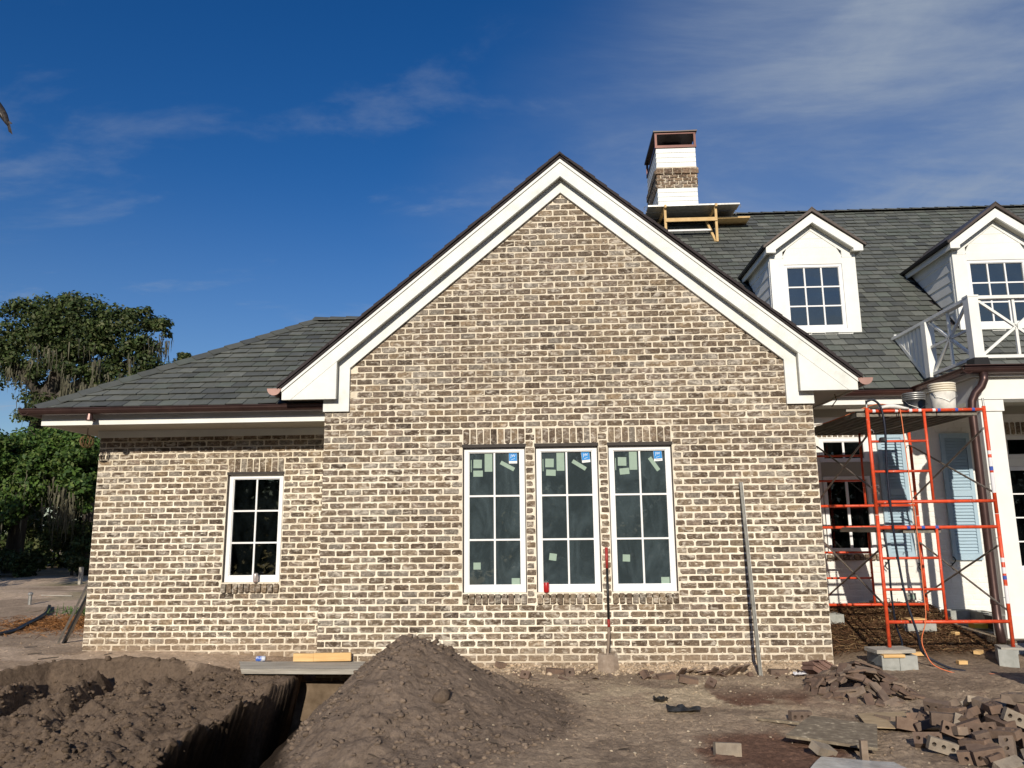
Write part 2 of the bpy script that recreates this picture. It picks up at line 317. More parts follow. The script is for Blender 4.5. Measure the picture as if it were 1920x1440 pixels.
def thing(name, label, cat, loc=(0, 0, 0), group=None):
    o = bpy.data.objects.new(name, None); COL.objects.link(o); o.location = loc; o.empty_display_size = .1
    return tag(o, label, cat, group)
def arr_mesh(name, V, F, m, cols=None, smooth=False):
    me = bpy.data.meshes.new(name); V = np.asarray(V, np.float32); F = np.asarray(F, np.int32); k = F.shape[1]
    me.vertices.add(len(V)); me.vertices.foreach_set('co', V.ravel())
    me.loops.add(F.size); me.loops.foreach_set('vertex_index', F.ravel())
    me.polygons.add(len(F)); me.polygons.foreach_set('loop_start', np.arange(0, F.size, k, dtype=np.int32)); me.polygons.foreach_set('loop_total', np.full(len(F), k, np.int32))
    if smooth: me.polygons.foreach_set('use_smooth', np.ones(len(F), bool))
    me.update(calc_edges=True)
    if cols is not None:
        cols = np.asarray(cols, np.float32); c4 = np.ones((len(cols), 4), np.float32); c4[:, :3] = cols
        at = me.attributes.new('tone', 'FLOAT_COLOR', 'POINT'); at.data.foreach_set('color', c4.ravel())
    me.materials.append(MT[m]); return me
def arr_obj(name, V, F, m, cols=None, parent=None, smooth=False, kind=None):
    o = bpy.data.objects.new(name, arr_mesh(name, V, F, m, cols, smooth)); COL.objects.link(o)
    if parent is not None: attach(o, parent)
    if kind: o['kind'] = kind
    return o
# value noise
LAT = RNG.random((256, 256))
def vn(x, y, seed=0):
    x = np.asarray(x, float)+seed*17.3; y = np.asarray(y, float)+seed*9.1
    xi = np.floor(x).astype(int); yi = np.floor(y).astype(int); fx = x-xi; fy = y-yi
    fx = fx*fx*(3-2*fx); fy = fy*fy*(3-2*fy); g = lambda a, b: LAT[a % 256, b % 256]
    return (g(xi, yi)*(1-fx)+g(xi+1, yi)*fx)*(1-fy)+(g(xi, yi+1)*(1-fx)+g(xi+1, yi+1)*fx)*fy-.5
def fbm(x, y, sc, octv=4, seed=0, g=.5):
    s = 0; a = 1.0
    for i in range(octv): s = s+a*vn(x*sc*2**i, y*sc*2**i, seed+i*3); a *= g
    return s
def sst(a, b, x):
    t = np.clip((x-a)/(b-a), 0, 1); return t*t*(3-2*t)

# ------------------------------------------------------------------ ground
RX = np.array([-9, -4.6, -3.45, -3.1, -2.45, -1.95, -1.0, -.15, 1.0]); RY = np.array([-4.2, -1.55, -.85, -.12, .19, .11, -.12, -.45, -.45])
def terrain(x, y, fine=True):
    x = np.asarray(x, float); y = np.asarray(y, float)
    base = .085*sst(-.3, -2.6, x)+.26*sst(2.5, 15, y)*sst(-3.2, -5, x)
    base = base+.30*sst(-.1, 2.5, y)*sst(6.05, 6.5, x)*(1-.55*sst(8.2, 8.6, x))
    base = base-.04*sst(-.5, -2.5, y)*sst(2.5, 4, x)+.05*fbm(x, y, .55, 3, 5)*sst(-.3, -1.2, y)*sst(1.5, 2.5, x)
    base = base+(.05*np.exp(-((y+.06)/.16)**2))*sst(1.6, 2.2, x)*sst(6.2, 5.9, x)*(1+1.4*vn(x*3.1, y*4, 9))
    base = base+.05*fbm(x, y, .5, 3, 21)*sst(-3.6, -4.6, x)*sst(1.2, 2.5, y)+.10*vn(x*.35, y*.9, 33)*sst(-4.5, -6, x)*sst(6, 9, y)
    ry = np.interp(x, RX, RY)+.13*fbm(x, y*.3, 1.9, 3, 2)+.05*fbm(x, y, 6.5, 2, 44)
    t = ry-y
    A = .05+.17*sst(-1.1, -2.2, x)
    inb = sst(0, .03, t)
    scoop = (A*sst(0, .16, t)+.075*np.maximum(t, 0)+.02*np.maximum(t-1.4, 0)**2)*sst(1.2, .2, x)
    xr = x+.22*fbm(x, y, .9, 2, 14)-.10*t
    rid = np.abs(((xr+3.05)/.62) % 1.0-.36); saw = np.where(((xr+3.05)/.62) % 1.0 < .80, ((xr+3.05)/.62) % 1.0/.80, (1-((xr+3.05)/.62) % 1.0)/.20)
    scoop = scoop-.24*(saw-.45)*sst(.05, .35, t)*sst(1.9, .9, t)*sst(-1.75, -2.25, x)
    scoop = scoop-(.12*np.abs(fbm(x, y, 2.6, 4, 8))*2)*inb*sst(.0, .4, t)*.9*sst(1.2, .2, x)
    scoop = scoop+(.17*np.abs(fbm(x, y, 1.5, 4, 28))*(.25+1.0*sst(-.9, -1.9, x))+.08*np.abs(fbm(x, y, 4.6, 3, 38)))*sst(.02, .35, t)*sst(.1, -.3, x)*inb
    zb = base-scoop*(t > 0)+.045*np.exp(-(t/.09)**2)*sst(-.9, -1.6, x)*(.6+1.6*np.abs(vn(x*7, y*7, 4)))
    xl = np.interp(-y, [.45, 1.9, 3.0, 4.5], [-.15, -.40, -.48, -.55])+.04*fbm(0*x, y, 1.9, 2, 6)
    tr = sst(0, .05, x-xl)*sst(1.55, 1.38, x)*(y < .06)
    bottom = -1.05+.06*fbm(x, y, 2, 3, 7)
    zt = zb*(1-tr)+bottom*tr
    dx = x-1.43; dy = y+1.9
    sx = np.where(dx < 0, .93, .53); sy = np.where(dy < 0, .44, .72)
    u = np.sqrt((sx*dx)**2+(sy*dy)**2+.0036)-.06
    pile = .66-u+.07*fbm(x, y, 1.6, 4, 12)+.04*fbm(x, y, 5.5, 3, 19)-.05*np.abs(fbm(x, y, 2.6, 4, 25))+.02*np.abs(fbm(x, y, 9, 3, 29))-.05*sst(.0, .25, dx)*sst(.35, .1, np.abs(dx))*0
    pile = np.where(u > .55, pile+.30*(u-.55)**1.0*(dx > 0), pile)
    k = .035; z = np.maximum(zt, pile)+k*np.exp(-np.abs(zt-pile)/k)*.35
    if fine:
        z = z+.014*fbm(x, y, 6, 4, 40)*(1+3.2*inb*sst(-.5, -1.5, x))+.007*fbm(x, y, 22, 3, 50)*(1+1.6*inb)
        z = z+.012*np.abs(fbm(x, y, 3.4, 4, 60))*sst(2.2, 3.2, x)*sst(-.5, -1.3, y)
    return z
def gz(x, y): return float(terrain(np.array([x]), np.array([y]))[0])
def axis(parts):
    out = []
    for a, b, d in parts: out.append(np.arange(a, b-1e-6, d))
    return np.unique(np.round(np.concatenate(out), 4))
gx = axis([(-160, -40, 20), (-40, -10, 1.0), (-10, -5, .12), (-5, -3.6, .035), (-3.6, 8.4, .0165), (8.4, 10, .1), (10, 40, 2), (40, 161, 20)])
gy = axis([(-160, -20, 20), (-20, -5, .8), (-5, -4, .06), (-4, .95, .0165), (.95, 3.2, .045), (3.2, 16, .16), (16, 40, 2), (40, 201, 20)])
GX, GY = np.meshgrid(gx, gy); GZ = terrain(GX, GY)
def soil_tone(x, y):
    n = fbm(x, y, .9, 4, 70); n2 = fbm(x, y, 2.6, 4, 80)
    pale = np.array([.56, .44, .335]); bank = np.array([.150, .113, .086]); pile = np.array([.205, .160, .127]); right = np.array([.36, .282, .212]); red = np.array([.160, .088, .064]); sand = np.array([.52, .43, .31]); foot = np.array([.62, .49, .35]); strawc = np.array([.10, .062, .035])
    c = np.ones(x.shape+(3,))*pale
    def mx(c, col, w): return c*(1-w[..., None])+col*w[..., None]
    c = mx(c, np.array([.24, .18, .13]), sst(.02, .2, vn(x*.8, y*2.0, 3)+.1)*.55*(x < -3.3))
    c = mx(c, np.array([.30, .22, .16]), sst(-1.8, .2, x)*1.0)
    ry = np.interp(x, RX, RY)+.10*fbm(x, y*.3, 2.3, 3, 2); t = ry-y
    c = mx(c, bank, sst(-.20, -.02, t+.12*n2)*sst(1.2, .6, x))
    c = mx(c, right, sst(1.7, 2.5, x))
    c = mx(c, np.array([.23, .178, .136]), sst(.0, .2, fbm(x, y, 1.7, 4, 111))*sst(1.9, 2.6, x)*.75)
    c = mx(c, red, sst(-.06, .16, n)*sst(2.6, 3.5, x)*sst(-.9, -1.6, y)*.9)
    c = mx(c, sand, sst(.02, .28, n2+.15)*np.exp(-(((x-4.45)/1.2)**2+((y+1.35)/.6)**2))*1.0)
    c = mx(c, sand, sst(.1, .3, n2+.1)*np.exp(-(((x-3.6)/.6)**2+((y+1.3)/.4)**2))*.7)
    d = np.sqrt(((x-1.43)*np.where(x < 1.43, .93, .54))**2+((y+1.9)*np.where(y < -1.9, .44, .72))**2)
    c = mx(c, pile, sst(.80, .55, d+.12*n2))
    xl = np.interp(-y, [.45, 1.9, 3.0, 4.5], [-.15, -.40, -.48, -.55]); c = mx(c, np.array([.028, .020, .014]), sst(-.01, .03, x-xl)*sst(1.5, 1.3, x)*(y < .1)*sst(-.04, -.16, terrain(x, y, False)))  # near-black tone: the trench's shade painted into the soil colour
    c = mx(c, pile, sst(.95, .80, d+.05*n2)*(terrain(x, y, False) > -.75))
    c = mx(c, foot, sst(-.30, -.10, y+.22*n2+.08*n)*sst(1.7, 2.1, x)*sst(6.25, 6.05, x)*sst(.3, .1, y))
    c = mx(c, strawc, sst(.2, .9, y+.3*n2)*sst(6.1, 6.3, x)*.85)
    c = mx(c, np.array([.26, .13, .05]), sst(.05, .3, n2+.25)*np.exp(-(((x+5.1)/1.0)**2+((y-3.9)/.75)**2)))
    c = mx(c, np.array([.15, .17, .06]), sst(.12, .3, n+.0)*sst(-3.4, -6, x)*sst(6, 9, y)*.5)
    return c
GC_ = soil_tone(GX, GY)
XLW = np.interp(-GY, [.45, 1.9, 3.0, 4.5], [-.15, -.40, -.48, -.55])      # the cut face leans in under its lip
GXW = GX-np.where((GX > XLW-.03) & (GX < XLW+.12) & (GY < .0) & (GY > -5), .30*np.maximum(-.06-GZ, 0)*(1+.5*fbm(GZ*3, GY*2, 1.7, 3, 77)), 0)
nx, ny = len(gx), len(gy); idx = np.arange(nx*ny).reshape(ny, nx)
gF = np.stack([idx[:-1, :-1], idx[:-1, 1:], idx[1:, 1:], idx[1:, :-1]], -1).reshape(-1, 4)
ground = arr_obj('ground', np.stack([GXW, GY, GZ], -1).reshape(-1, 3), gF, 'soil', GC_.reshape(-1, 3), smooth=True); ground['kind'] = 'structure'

# ------------------------------------------------------------------ the house
house = thing('brick_house', 'unfinished brick house with front gable, white trim, slate roof and two dormers', 'house')
CH, BP, JT = .0813, .20144, .0160           # course height, brick pitch, joint
W, S, XW = 6.033, .887, -3.40
PAL = [(.176, .137, .104), (.154, .120, .092), (.200, .160, .122), (.106, .080, .062), (.196, .176, .156), (.222, .170, .120), (.180, .144, .120), (.136, .110, .090), (.230, .208, .186), (.088, .070, .058)]
PW = [5, 5, 4, 2.4, 2.2, 2, 3, 3, 1.2, 1]
def tone():
    c = random.choices(PAL, PW)[0]; k = random.uniform(.82, 1.25); return (c[0]*k, c[1]*k, c[2]*k)
def brick_geo(x0, x1, z0, z1, yf, depth=.045):
    """outline with clipped, wobbly corners and a worn front arris"""
    w, h = x1-x0, z1-z0; r = random.uniform
    c = lambda: min(r(.002, .009) if random.random() < .72 else r(.010, .024), w*.3, h*.4)
    a, b, d, e = c(), c(), c(), c(); q = .0026
    pts = [(x0+a, z0+r(-q, q)), ((x0+x1)/2+r(-.02, .02)*min(1, w*5), z0+r(-q, q)), (x1-b, z0+r(-q, q)), (x1+r(-q, q), z0+b*.8), (x1+r(-q, q), z1-d*.8), (x1-d, z1+r(-q, q)),
           ((x0+x1)/2+r(-.02, .02)*min(1, w*5), z1+r(-q, q)), (x0+e, z1+r(-q, q)), (x0+r(-q, q), z1-e*.8), (x0+r(-q, q), z0+a*.8)]
    cx, cz = (x0+x1)/2, (z0+z1)/2; n = len(pts); y0 = yf+r(-.003, .003)
    ins = lambda p, k: (p[0]+(k if p[0] < cx else -k), p[1]+(k if p[1] < cz else -k))
    V = [(x, yf+depth, z) for x, z in pts]+[(x, y0+.005, z) for x, z in pts]+[(*ins(p, .0045),) for p in pts]
    V = V[:2*n]+[(p[0], y0+r(-.0008, .0008), p[1]) for p in V[2*n:]]
    F = [tuple(range(2*n, 3*n))]+[(k, (k+1) % n, (k+1) % n+n, k+n) for k in range(n)]+[(k+n, (k+1) % n+n, (k+1) % n+2*n, k+2*n) for k in range(n)]
    return V, F
CAMP = Vector((2.78, -9.44, 1.64))
BRICKS = []      # (distance, parent key, V, F, tone)
def put_brick(key, x0, x1, z0, z1, yf, t=None, depth=.045):
    V, F = brick_geo(x0, x1, z0, z1, yf, depth)
    BRICKS.append((((x0+x1)/2-2.78)**2+(yf+9.44)**2+((z0+z1)/2-1.64)**2-1e3*(z0 > .05 and x1-x0 > .15 and key == 'gable_wall'), key, V, F, t or tone()))
def course_wall(key, x0, x1, yf, n0, n1, full, openings, top=None, pal=None, bp=BP):
    for n in range(n0, n1):
        JT = .0195 if n < 30 else .0160; z0, z1 = n*CH+JT/2, (n+1)*CH-JT/2; zc = (z0+z1)/2
        x = x0 if (n % 2 == full) else x0-bp/2
        x = x-JT/2
        cuts = [(a, b) for a, b, c, d in openings if c < zc < d]
        while x < x1:
            a, b = max(x+JT/2, x0), min(x+bp-JT/2, x1)
            a += random.uniform(-.003, .003); b += random.uniform(-.003, .003)
            segs = [(a, b)]
            for ca, cb in cuts:
                ns = []
                for p, q in segs:
                    if q <= ca or p >= cb: ns.append((p, q))
                    else:
                        if p < ca: ns.append((p, ca-JT*.45))
                        if q > cb: ns.append((cb+JT*.45, q))
                segs = ns
            for p, q in segs:
                if q-p < .028: continue
                if top and top((p+q)/2, z0): continue
                put_brick(key, p, q, z0+random.uniform(-.0015, .0015), z1+random.uniform(-.0015, .0015), yf, pal() if pal else None)
            x += bp
WIN = [(1.752, 2.500), (2.643, 3.391), (3.536, 4.290)]
open_g = [(a-.012, b+.012, .735, 2.838) for a, b in WIN]
friez = lambda x, z: z > 5.96-.844*abs(x-3.015) if abs(x-3.015) < 2.72 else z > 3.14
course_wall('gable_wall', 0, W, 0.0, -4, 74, 0, open_g, friez)
for a, b in WIN:
    nb = 9; p = (b-a+.02)/nb
    for i in range(nb): put_brick('gable_wall', a-.01+i*p+JT*.4, a-.01+(i+1)*p-JT*.4, 2.648, 2.832, 0.0)
    nb = 10; p = (b-a+.03)/nb
    for i in range(nb): put_brick('gable_wall', a-.015+i*p+.006, a-.015+(i+1)*p-.006, .742+random.uniform(-.004, .004), .852, -.034, depth=.10)
WX0, WX1 = -1.562, -.808
course_wall('wing_wall', XW, 0.0, S, -3, 37, 1, [(WX0-.012, WX1+.012, .815, 2.598)], lambda x, z: z > 2.93)
for i in range(9):
    p = (WX1-WX0+.02)/9; put_brick('wing_wall', WX0-.01+i*p+JT*.4, WX0-.01+(i+1)*p-JT*.4, 2.41, 2.592, S)
for i in range(10):
    p = (WX1-WX0+.03)/10; put_brick('wing_wall', WX0-.015+i*p+.006, WX0-.015+(i+1)*p-.006, .82, .932, S-.034, depth=.10)
MW = 2.75                                    # main (porch) wall plane
PWIN = (7.03, 7.79)
wt = lambda: tuple(random.uniform(.9, 1.03) for _ in range(1))*3
for n in (2.955,):                           # unpainted soldier bricks over the porch windows
    for x0 in (7.0, 9.80):
        for i in range(10): put_brick('porch_wall', x0+i*.0815+.008, x0+(i+1)*.0815-.008, 2.965, 3.155, MW-.004)
for i in range(10): put_brick('porch_wall', 7.0+i*.0815+.006, 7.0+(i+1)*.0815-.006, 1.085, 1.175, MW-.04, depth=.1)
BRICK_SPLIT = len(BRICKS)

def wall_shell(name, x0, x1, y0, y1, z0, z1, openings, m, parent, topoly=None):
    """solid wall slab cut round its openings"""
    mb = MB(); xs = sorted({x0, x1, *[v for o in openings for v in o[:2]]})
    for a, b in zip(xs, xs[1:]):
        ops = [o for o in openings if o[0] <= a+1e-6 and o[1] >= b-1e-6]
        z = z0
        for o in sorted(ops, key=lambda o: o[2]): mb.box(a, b, y0, y1, z, o[2]); z = o[3]
        mb.box(a, b, y0, y1, z, z1)
    if topoly: mb.prism(topoly, y0, y1)
    return mb.build(name, m, parent)
gable_wall = wall_shell('gable_wall', 0, W, .0065, .13, -1.4, 3.3, [(a-.013, b+.013, .80, 2.61) for a, b in WIN], 'mortar', house, [(0, 3.3), (W, 3.3), (W, 3.3), (3.015, 6.0+.0), (0, 3.45)])
wing_wall = wall_shell('wing_wall', XW, -.001, S+.0065, S+.13, -.6, 3.0, [(WX0-.013, WX1+.013, .88, 2.375)], 'mortar', house)
MB().box(-.3, 2.2, -.03, .0064, -1.5, -.13).build('footing', 'soil_flat', house)
MB().box(.0, .12, .131, 2.9, -1.0, 3.25).box(W-.12, W, .131, 2.74, -1.0, 3.25).build('side_wall', 'mortar', house)
MB().box(XW, XW+.12, S+.131, 5.0, -.6, 3.0).build('side_wall', 'mortar', house)
porch_wall = wall_shell('porch_wall', W, 15, MW+.004, MW+.13, -.3, 3.62, [(PWIN[0], PWIN[1], 1.18, 2.95), (9.83, 10.62, .55, 2.95)], 'white_brick', house)
WALLS = {'gable_wall': gable_wall, 'wing_wall': wing_wall, 'porch_wall': porch_wall}
order = sorted(range(BRICK_SPLIT), key=lambda i: BRICKS[i][0])
single = set(order[:300])
rest = {k: MB() for k in WALLS}
for i, (d, key, V, F, t) in enumerate(BRICKS):
    if i in single: MB().add(V, F, t).build('brick', 'brick', WALLS[key])
    else: rest[key].add(V, F, t)
for k, mb in rest.items():
    if mb.v: mb.build('brickwork', 'brick', WALLS[k], kind='stuff')
def smears(n, x0, x1, yf, z0, z1, openings, parent, top=None):
    mb = MB(); k = 0
    while k < n:
        x = random.uniform(x0, x1); z = z0+(z1-z0)*random.random()**1.25
        row = round(z/CH)*CH
        if random.random() < .7: z = row+random.choice((-1, 1))*random.uniform(.004, .013)
        else:
            n_ = math.floor(z/CH); x = x0+round((x-x0)/(BP/2))*(BP/2)+random.uniform(-.012, .012)
        k += 1
        if any(a-.03 < x < b+.03 and c-.1 < z < d+.2 for a, b, c, d in openings) or (top and top(x, z)) or not x0+.02 < x < x1-.02: continue
        rx, rz = random.uniform(.006, .034)*random.random()**.4, random.uniform(.004, .010); m = 7
        ring = [(x+rx*math.cos(2*PI*i/m)*random.uniform(.6, 1.25), yf+.001, z+rz*math.sin(2*PI*i/m)*random.uniform(.6, 1.25)) for i in range(m)]
        mb.add([(x, yf-random.uniform(.004, .007), z)]+ring, [(0, 1+i, 1+(i+1) % m) for i in range(m)])
    mb.build('mortar_smears', 'mortar', parent, kind='stuff')
smears(3600, 0, W, 0.0, .1, 5.6, open_g, gable_wall, friez)
smears(1700, XW, -.05, S, .1, 2.85, [(WX0-.012, WX1+.012, .815, 2.598)], wing_wall)
# painted bricks of the porch wall
n_keep = len(BRICKS)
course_wall('porch_wall', 6.9, 11.2, MW, 1, 43, 0, [(PWIN[0]-.03, PWIN[1]+.03, 1.08, 3.16), (9.78, 10.66, .5, 3.16)], None, lambda: (1, 1, 1))
pb = MB()
for d, key, V, F, t in BRICKS[n_keep:]: pb.add(V, F)
pb.build('painted_brickwork', 'white_brick', porch_wall, kind='stuff')

# interiors so that windows look into dark rooms
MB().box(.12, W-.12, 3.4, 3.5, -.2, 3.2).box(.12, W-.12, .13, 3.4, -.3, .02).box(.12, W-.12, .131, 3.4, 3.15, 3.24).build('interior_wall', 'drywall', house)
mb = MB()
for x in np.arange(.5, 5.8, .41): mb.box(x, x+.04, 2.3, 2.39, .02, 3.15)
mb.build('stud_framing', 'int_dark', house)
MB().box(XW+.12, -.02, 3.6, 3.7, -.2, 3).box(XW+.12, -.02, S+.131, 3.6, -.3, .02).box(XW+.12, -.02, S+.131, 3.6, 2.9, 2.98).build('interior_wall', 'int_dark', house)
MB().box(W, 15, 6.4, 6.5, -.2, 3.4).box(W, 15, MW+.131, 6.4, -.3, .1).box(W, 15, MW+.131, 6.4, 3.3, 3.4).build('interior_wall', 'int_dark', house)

# ---- windows
def window(x0, x1, z0, z1, yf, cols, rows, parent, gm, fr=(.055, .055, .05, .078), mw=.022, label=None):
    """frame face at yf; fr = left, right, top, bottom"""
    mb = MB(); l, r, t, b = fr; d = .07
    mb.box(x0, x0+l, yf, yf+d, z0, z1).box(x1-r, x1, yf, yf+d, z0, z1).box(x0+l, x1-r, yf, yf+d, z1-t, z1).box(x0+l, x1-r, yf, yf+d, z0, z0+b)
    i = .010
    mb.box(x0+l, x0+l+i, yf+.012, yf+d, z0+b, z1-t).box(x1-r-i, x1-r, yf+.012, yf+d, z0+b, z1-t).box(x0+l+i, x1-r-i, yf+.012, yf+d, z1-t-i, z1-t).box(x0+l+i, x1-r-i, yf+.012, yf+d, z0+b, z0+b+i)
    w = mb.build('window', 'vinyl', parent)
    gx0, gx1, gz0, gz1 = x0+l+i, x1-r-i, z0+b+i, z1-t-i
    pw, ph = (gx1-gx0)/cols, (gz1-gz0)/rows
    for c in range(cols):
        for rr in range(rows):
            MB().box(gx0+c*pw+.002, gx0+(c+1)*pw-.002, yf+.035, yf+.041, gz0+rr*ph+.002, gz0+(rr+1)*ph-.002).build('pane', gm, w)
    for c in range(1, cols): MB().box(gx0+c*pw-mw/2, gx0+c*pw+mw/2, yf+.018, yf+.034, gz0, gz1).build('muntin', 'vinyl', w)
    for rr in range(1, rows):
        for c in range(cols):
            a = gx0+c*pw+(mw/2 if c else 0); e = gx0+(c+1)*pw-(mw/2 if c < cols-1 else 0)
            MB().box(a, e, yf+.0195, yf+.0335, gz0+rr*ph-mw/2, gz0+rr*ph+mw/2).build('muntin', 'vinyl', w)
    return w
def text_mb(txt, size, M, thick=.0006):
    cu = bpy.data.curves.new('lettering', 'FONT'); cu.body = txt; cu.size = size; cu.align_x = 'CENTER'; cu.align_y = 'CENTER'; cu.extrude = thick
    ob = bpy.data.objects.new('lettering', cu); COL.objects.link(ob)
    dg = bpy.context.evaluated_depsgraph_get(); me = ob.evaluated_get(dg).to_mesh()
    mb = MB().add([M @ v.co for v in me.vertices], [tuple(p.vertices) for p in me.polygons])
    ob.evaluated_get(dg).to_mesh_clear(); bpy.data.objects.remove(ob); bpy.data.curves.remove(cu); return mb
XZ = Matrix.Rotation(PI/2, 4, 'X')
def sticker(w, x, z, sx, sz, y, ang=0, m='paper_green', name='sticker'):
    M = Matrix.Translation((x, y, z)) @ Matrix.Rotation(ang, 4, 'Y')
    return MB().obox((sx, .0015, sz), M).build(name, m, w)
YW = .055
for wi, (a, b) in enumerate(WIN):
    w = window(a, b, .868, 2.602, YW, 2, 3, house, 'glass_dusty')
    MB().box(a-.02, b+.02, .002, .10, 2.606, 2.646).build('lintel', 'lintel', house)
    for q in ((a-.012, a-.0005), (b+.0005, b+.012)): MB().box(*q, .03, .12, .86, 2.606).build('sealant_joint', 'lintel', house)      # dark caulk joint round the frame
    MB().box(a-.02, b+.02, .012, .12, .838, .866).build('mortar_bed', 'mortar', gable_wall)
    yb = YW+.0335
    g0 = a+.065; t0 = 2.545
    j = (0, .0, .006)[wi]
    sticker(w, g0+.10, t0-.135+j, .105, .105, yb, .02)
    sticker(w, g0+.105+.01*wi, t0-.255+j, .118, .075, yb, (.0, .05, -.08)[wi])
    sticker(w, g0+.235, t0-.115, .095, .235, yb)
    sticker(w, g0+.02, t0-.16, .008, .15, yb)
    sticker(w, g0+.47-(.0, .005, -.02)[wi], t0-.165, .19, .048, yb, (.5, .56, .98)[wi])
    lx, lz, la = a+.605+(0, .008, 0)[wi], 2.475+(.0, .0, .005)[wi], (.0, -.10, -.06)[wi]
    M = Matrix.Translation((lx, YW+.032, lz)) @ Matrix.Rotation(la, 4, 'Y')
    s = MB().obox((.102, .0015, .130), M).build('logo_sticker', 'paper_white', w)
    MB().obox((.099, .0012, .098), M @ Matrix.Translation((0, -.0016, .0145))).build('logo_field', 'logo_blue', w)
    text_mb('JW', .046, M @ Matrix.Translation((0, -.003, .028)) @ XZ).build('logo_letters', 'paper_white', w)
    MB().obox((.05, .001, .0035), M @ Matrix.Translation((0, -.0026, -.012)) @ Matrix.Rotation(-.32, 4, 'Y')).build('logo_letters', 'paper_white', w)
    MB().obox((.066, .001, .009), M @ Matrix.Translation((0, -.0016, -.046))).build('logo_letters', 'galv', w)
    bx, bz = ((a+.155, 1.175), (a+.185, 1.275), (a+.175, 1.255))[wi]
    sticker(w, bx, bz, .088, .082, yb, (.0, .14, .04)[wi])
    if wi != 1: sticker(w, b-.125, .992, .098, .075, yb)
window(WX0, WX1, .950, 2.372, S+.055, 2, 3, house, 'glass')
MB().box(WX0-.02, WX1+.02, S+.002, S+.10, 2.376, 2.412).build('lintel', 'lintel', house)
MB().box(WX0-.02, WX1+.02, S+.012, S+.12, .918, .948).build('mortar_bed', 'mortar', wing_wall)
for q in ((WX0-.012, WX0-.0005), (WX1+.0005, WX1+.012)): MB().box(*q, S+.03, S+.12, .94, 2.376).build('sealant_joint', 'lintel', house)
# porch windows
window(PWIN[0], PWIN[1], 2.575, 2.945, MW+.0, 2, 1, house, 'glass', (.06, .07, .05, .05), .03)
MB().box(PWIN[0], PWIN[1], MW+.01, MW+.06, 2.36, 2.572).build('window_panel', 'soffit', house)
window(PWIN[0]+.02, PWIN[1]-.02, 1.185, 2.355, MW+.012, 2, 1, house, 'glass', (.05, .05, .04, .07), .04)
window(9.83, 10.62, 2.60, 2.945, MW+.0, 2, 1, house, 'glass', (.06, .06, .05, .05), .03)
window(9.83, 10.62, .90, 2.47, MW+.012, 2, 4, house, 'glass', (.05, .05, .05, .07), .02)
MB().box(9.83, 10.62, MW+.01, MW+.06, 2.475, 2.597).box(9.83, 10.62, MW+.01, MW+.06, .55, .897).build('window_panel', 'trim', house)
# shutters
def shutter(x0, x1, z0, z1):
    y0, y1 = MW-.052, MW-.012; st = .055; mid = z0+(z1-z0)*.52
    mb = MB().box(x0, x0+st, y0, y1, z0, z1).box(x1-st, x1, y0, y1, z0, z1)
    for a, b in ((z0, z0+.09), (mid-.045, mid+.045), (z1-.075, z1)): mb.box(x0+st, x1-st, y0+.001, y1, a, b)
    mb.box(x0+st, x1-st, y1-.006, y1-.001, z0, z1)
    s = mb.build('shutter', 'blue', house)
    for a, b in ((z0+.09, mid-.045), (mid+.045, z1-.075)):
        n = int((b-a)/.047); h = (b-a)/n
        for i in range(n):
            za = a+i*h
            MB().prism_x([(y0+.004, za+.004), (y0+.010, za+.002), (y1-.008, za+h*.92), (y1-.014, za+h*.96)], x0+st+.002, x1-st-.002).build('slat', 'blue', s)
    return s
shutter(7.905, 8.315, 1.112, 3.01); shutter(8.865, 9.30, 1.075, 2.99)
def shutter_dog(x, z):
    pts = [(x+.012*math.cos(t)*(1 if k < 9 else -1)+(0 if k < 9 else 0), MW-.07, z+.05-.0085*k+.004*math.sin(t)) for k, t in enumerate(np.linspace(0, 2.2*PI, 14))]
    MB().tube([(x+.035*math.sin(k/13*2*PI), MW-.075, z+.10-.2*k/13) for k in range(14)], .009, 6).tube([(x, MW, z), (x, MW-.08, z)], .008, 6).build('shutter_hook', 'black_iron', house)
shutter_dog(8.36, 1.03); shutter_dog(8.84, 1.03); shutter_dog(7.87, 1.05)

# ---- gable trim
GC, SL = 3.015, .841
YR = -.145
def mirror(poly): return [(2*GC-x, z) for x, z in poly]
rk = [(-.51, 3.222), (-.51, 3.372), (GC, 6.333), (GC, 6.092), (-.398, 3.222)]
rt = [(-.515, 3.318), (-.515, 3.378), (GC, 6.340), (GC, 6.282)]
bx = [(-.392, 3.224), (.17, 3.224), (.17, 3.697)]
fz = [(-.015, 3.08), (.312, 3.08), (.312, 3.634), (GC, 5.916), (GC, 6.13), (.10, 3.70), (-.015, 3.35)]
for k in (0, 1):
    mm = mirror if k else (lambda p: p)
    MB().prism(mm(rk), YR, YR+.04).build('rake_board', 'primed', house)
    MB().prism(mm(rt), YR-.018, YR-.001).build('rake_moulding', 'trim', house)
    MB().prism(mm(bx), YR+.004, YR+.04).build('eave_return', 'primed', house)
    MB().prism(mm(fz), -.036, .03).build('frieze_board', 'primed', house)
    # sloping soffit behind the rake and the level soffit of the eave box
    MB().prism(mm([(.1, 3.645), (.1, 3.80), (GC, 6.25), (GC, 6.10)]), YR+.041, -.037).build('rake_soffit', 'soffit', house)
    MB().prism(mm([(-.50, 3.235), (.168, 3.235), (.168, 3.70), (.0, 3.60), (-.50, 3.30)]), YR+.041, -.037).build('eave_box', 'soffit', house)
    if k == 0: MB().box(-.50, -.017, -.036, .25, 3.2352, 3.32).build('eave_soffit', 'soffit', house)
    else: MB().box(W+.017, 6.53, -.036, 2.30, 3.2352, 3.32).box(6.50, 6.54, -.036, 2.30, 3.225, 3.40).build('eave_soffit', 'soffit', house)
MB().tube([(6.40, .25, 3.235), (6.42, .25, 3.16), (6.36, .27, 3.08)], .007, 5).build('soffit_wire', 'vine', house)
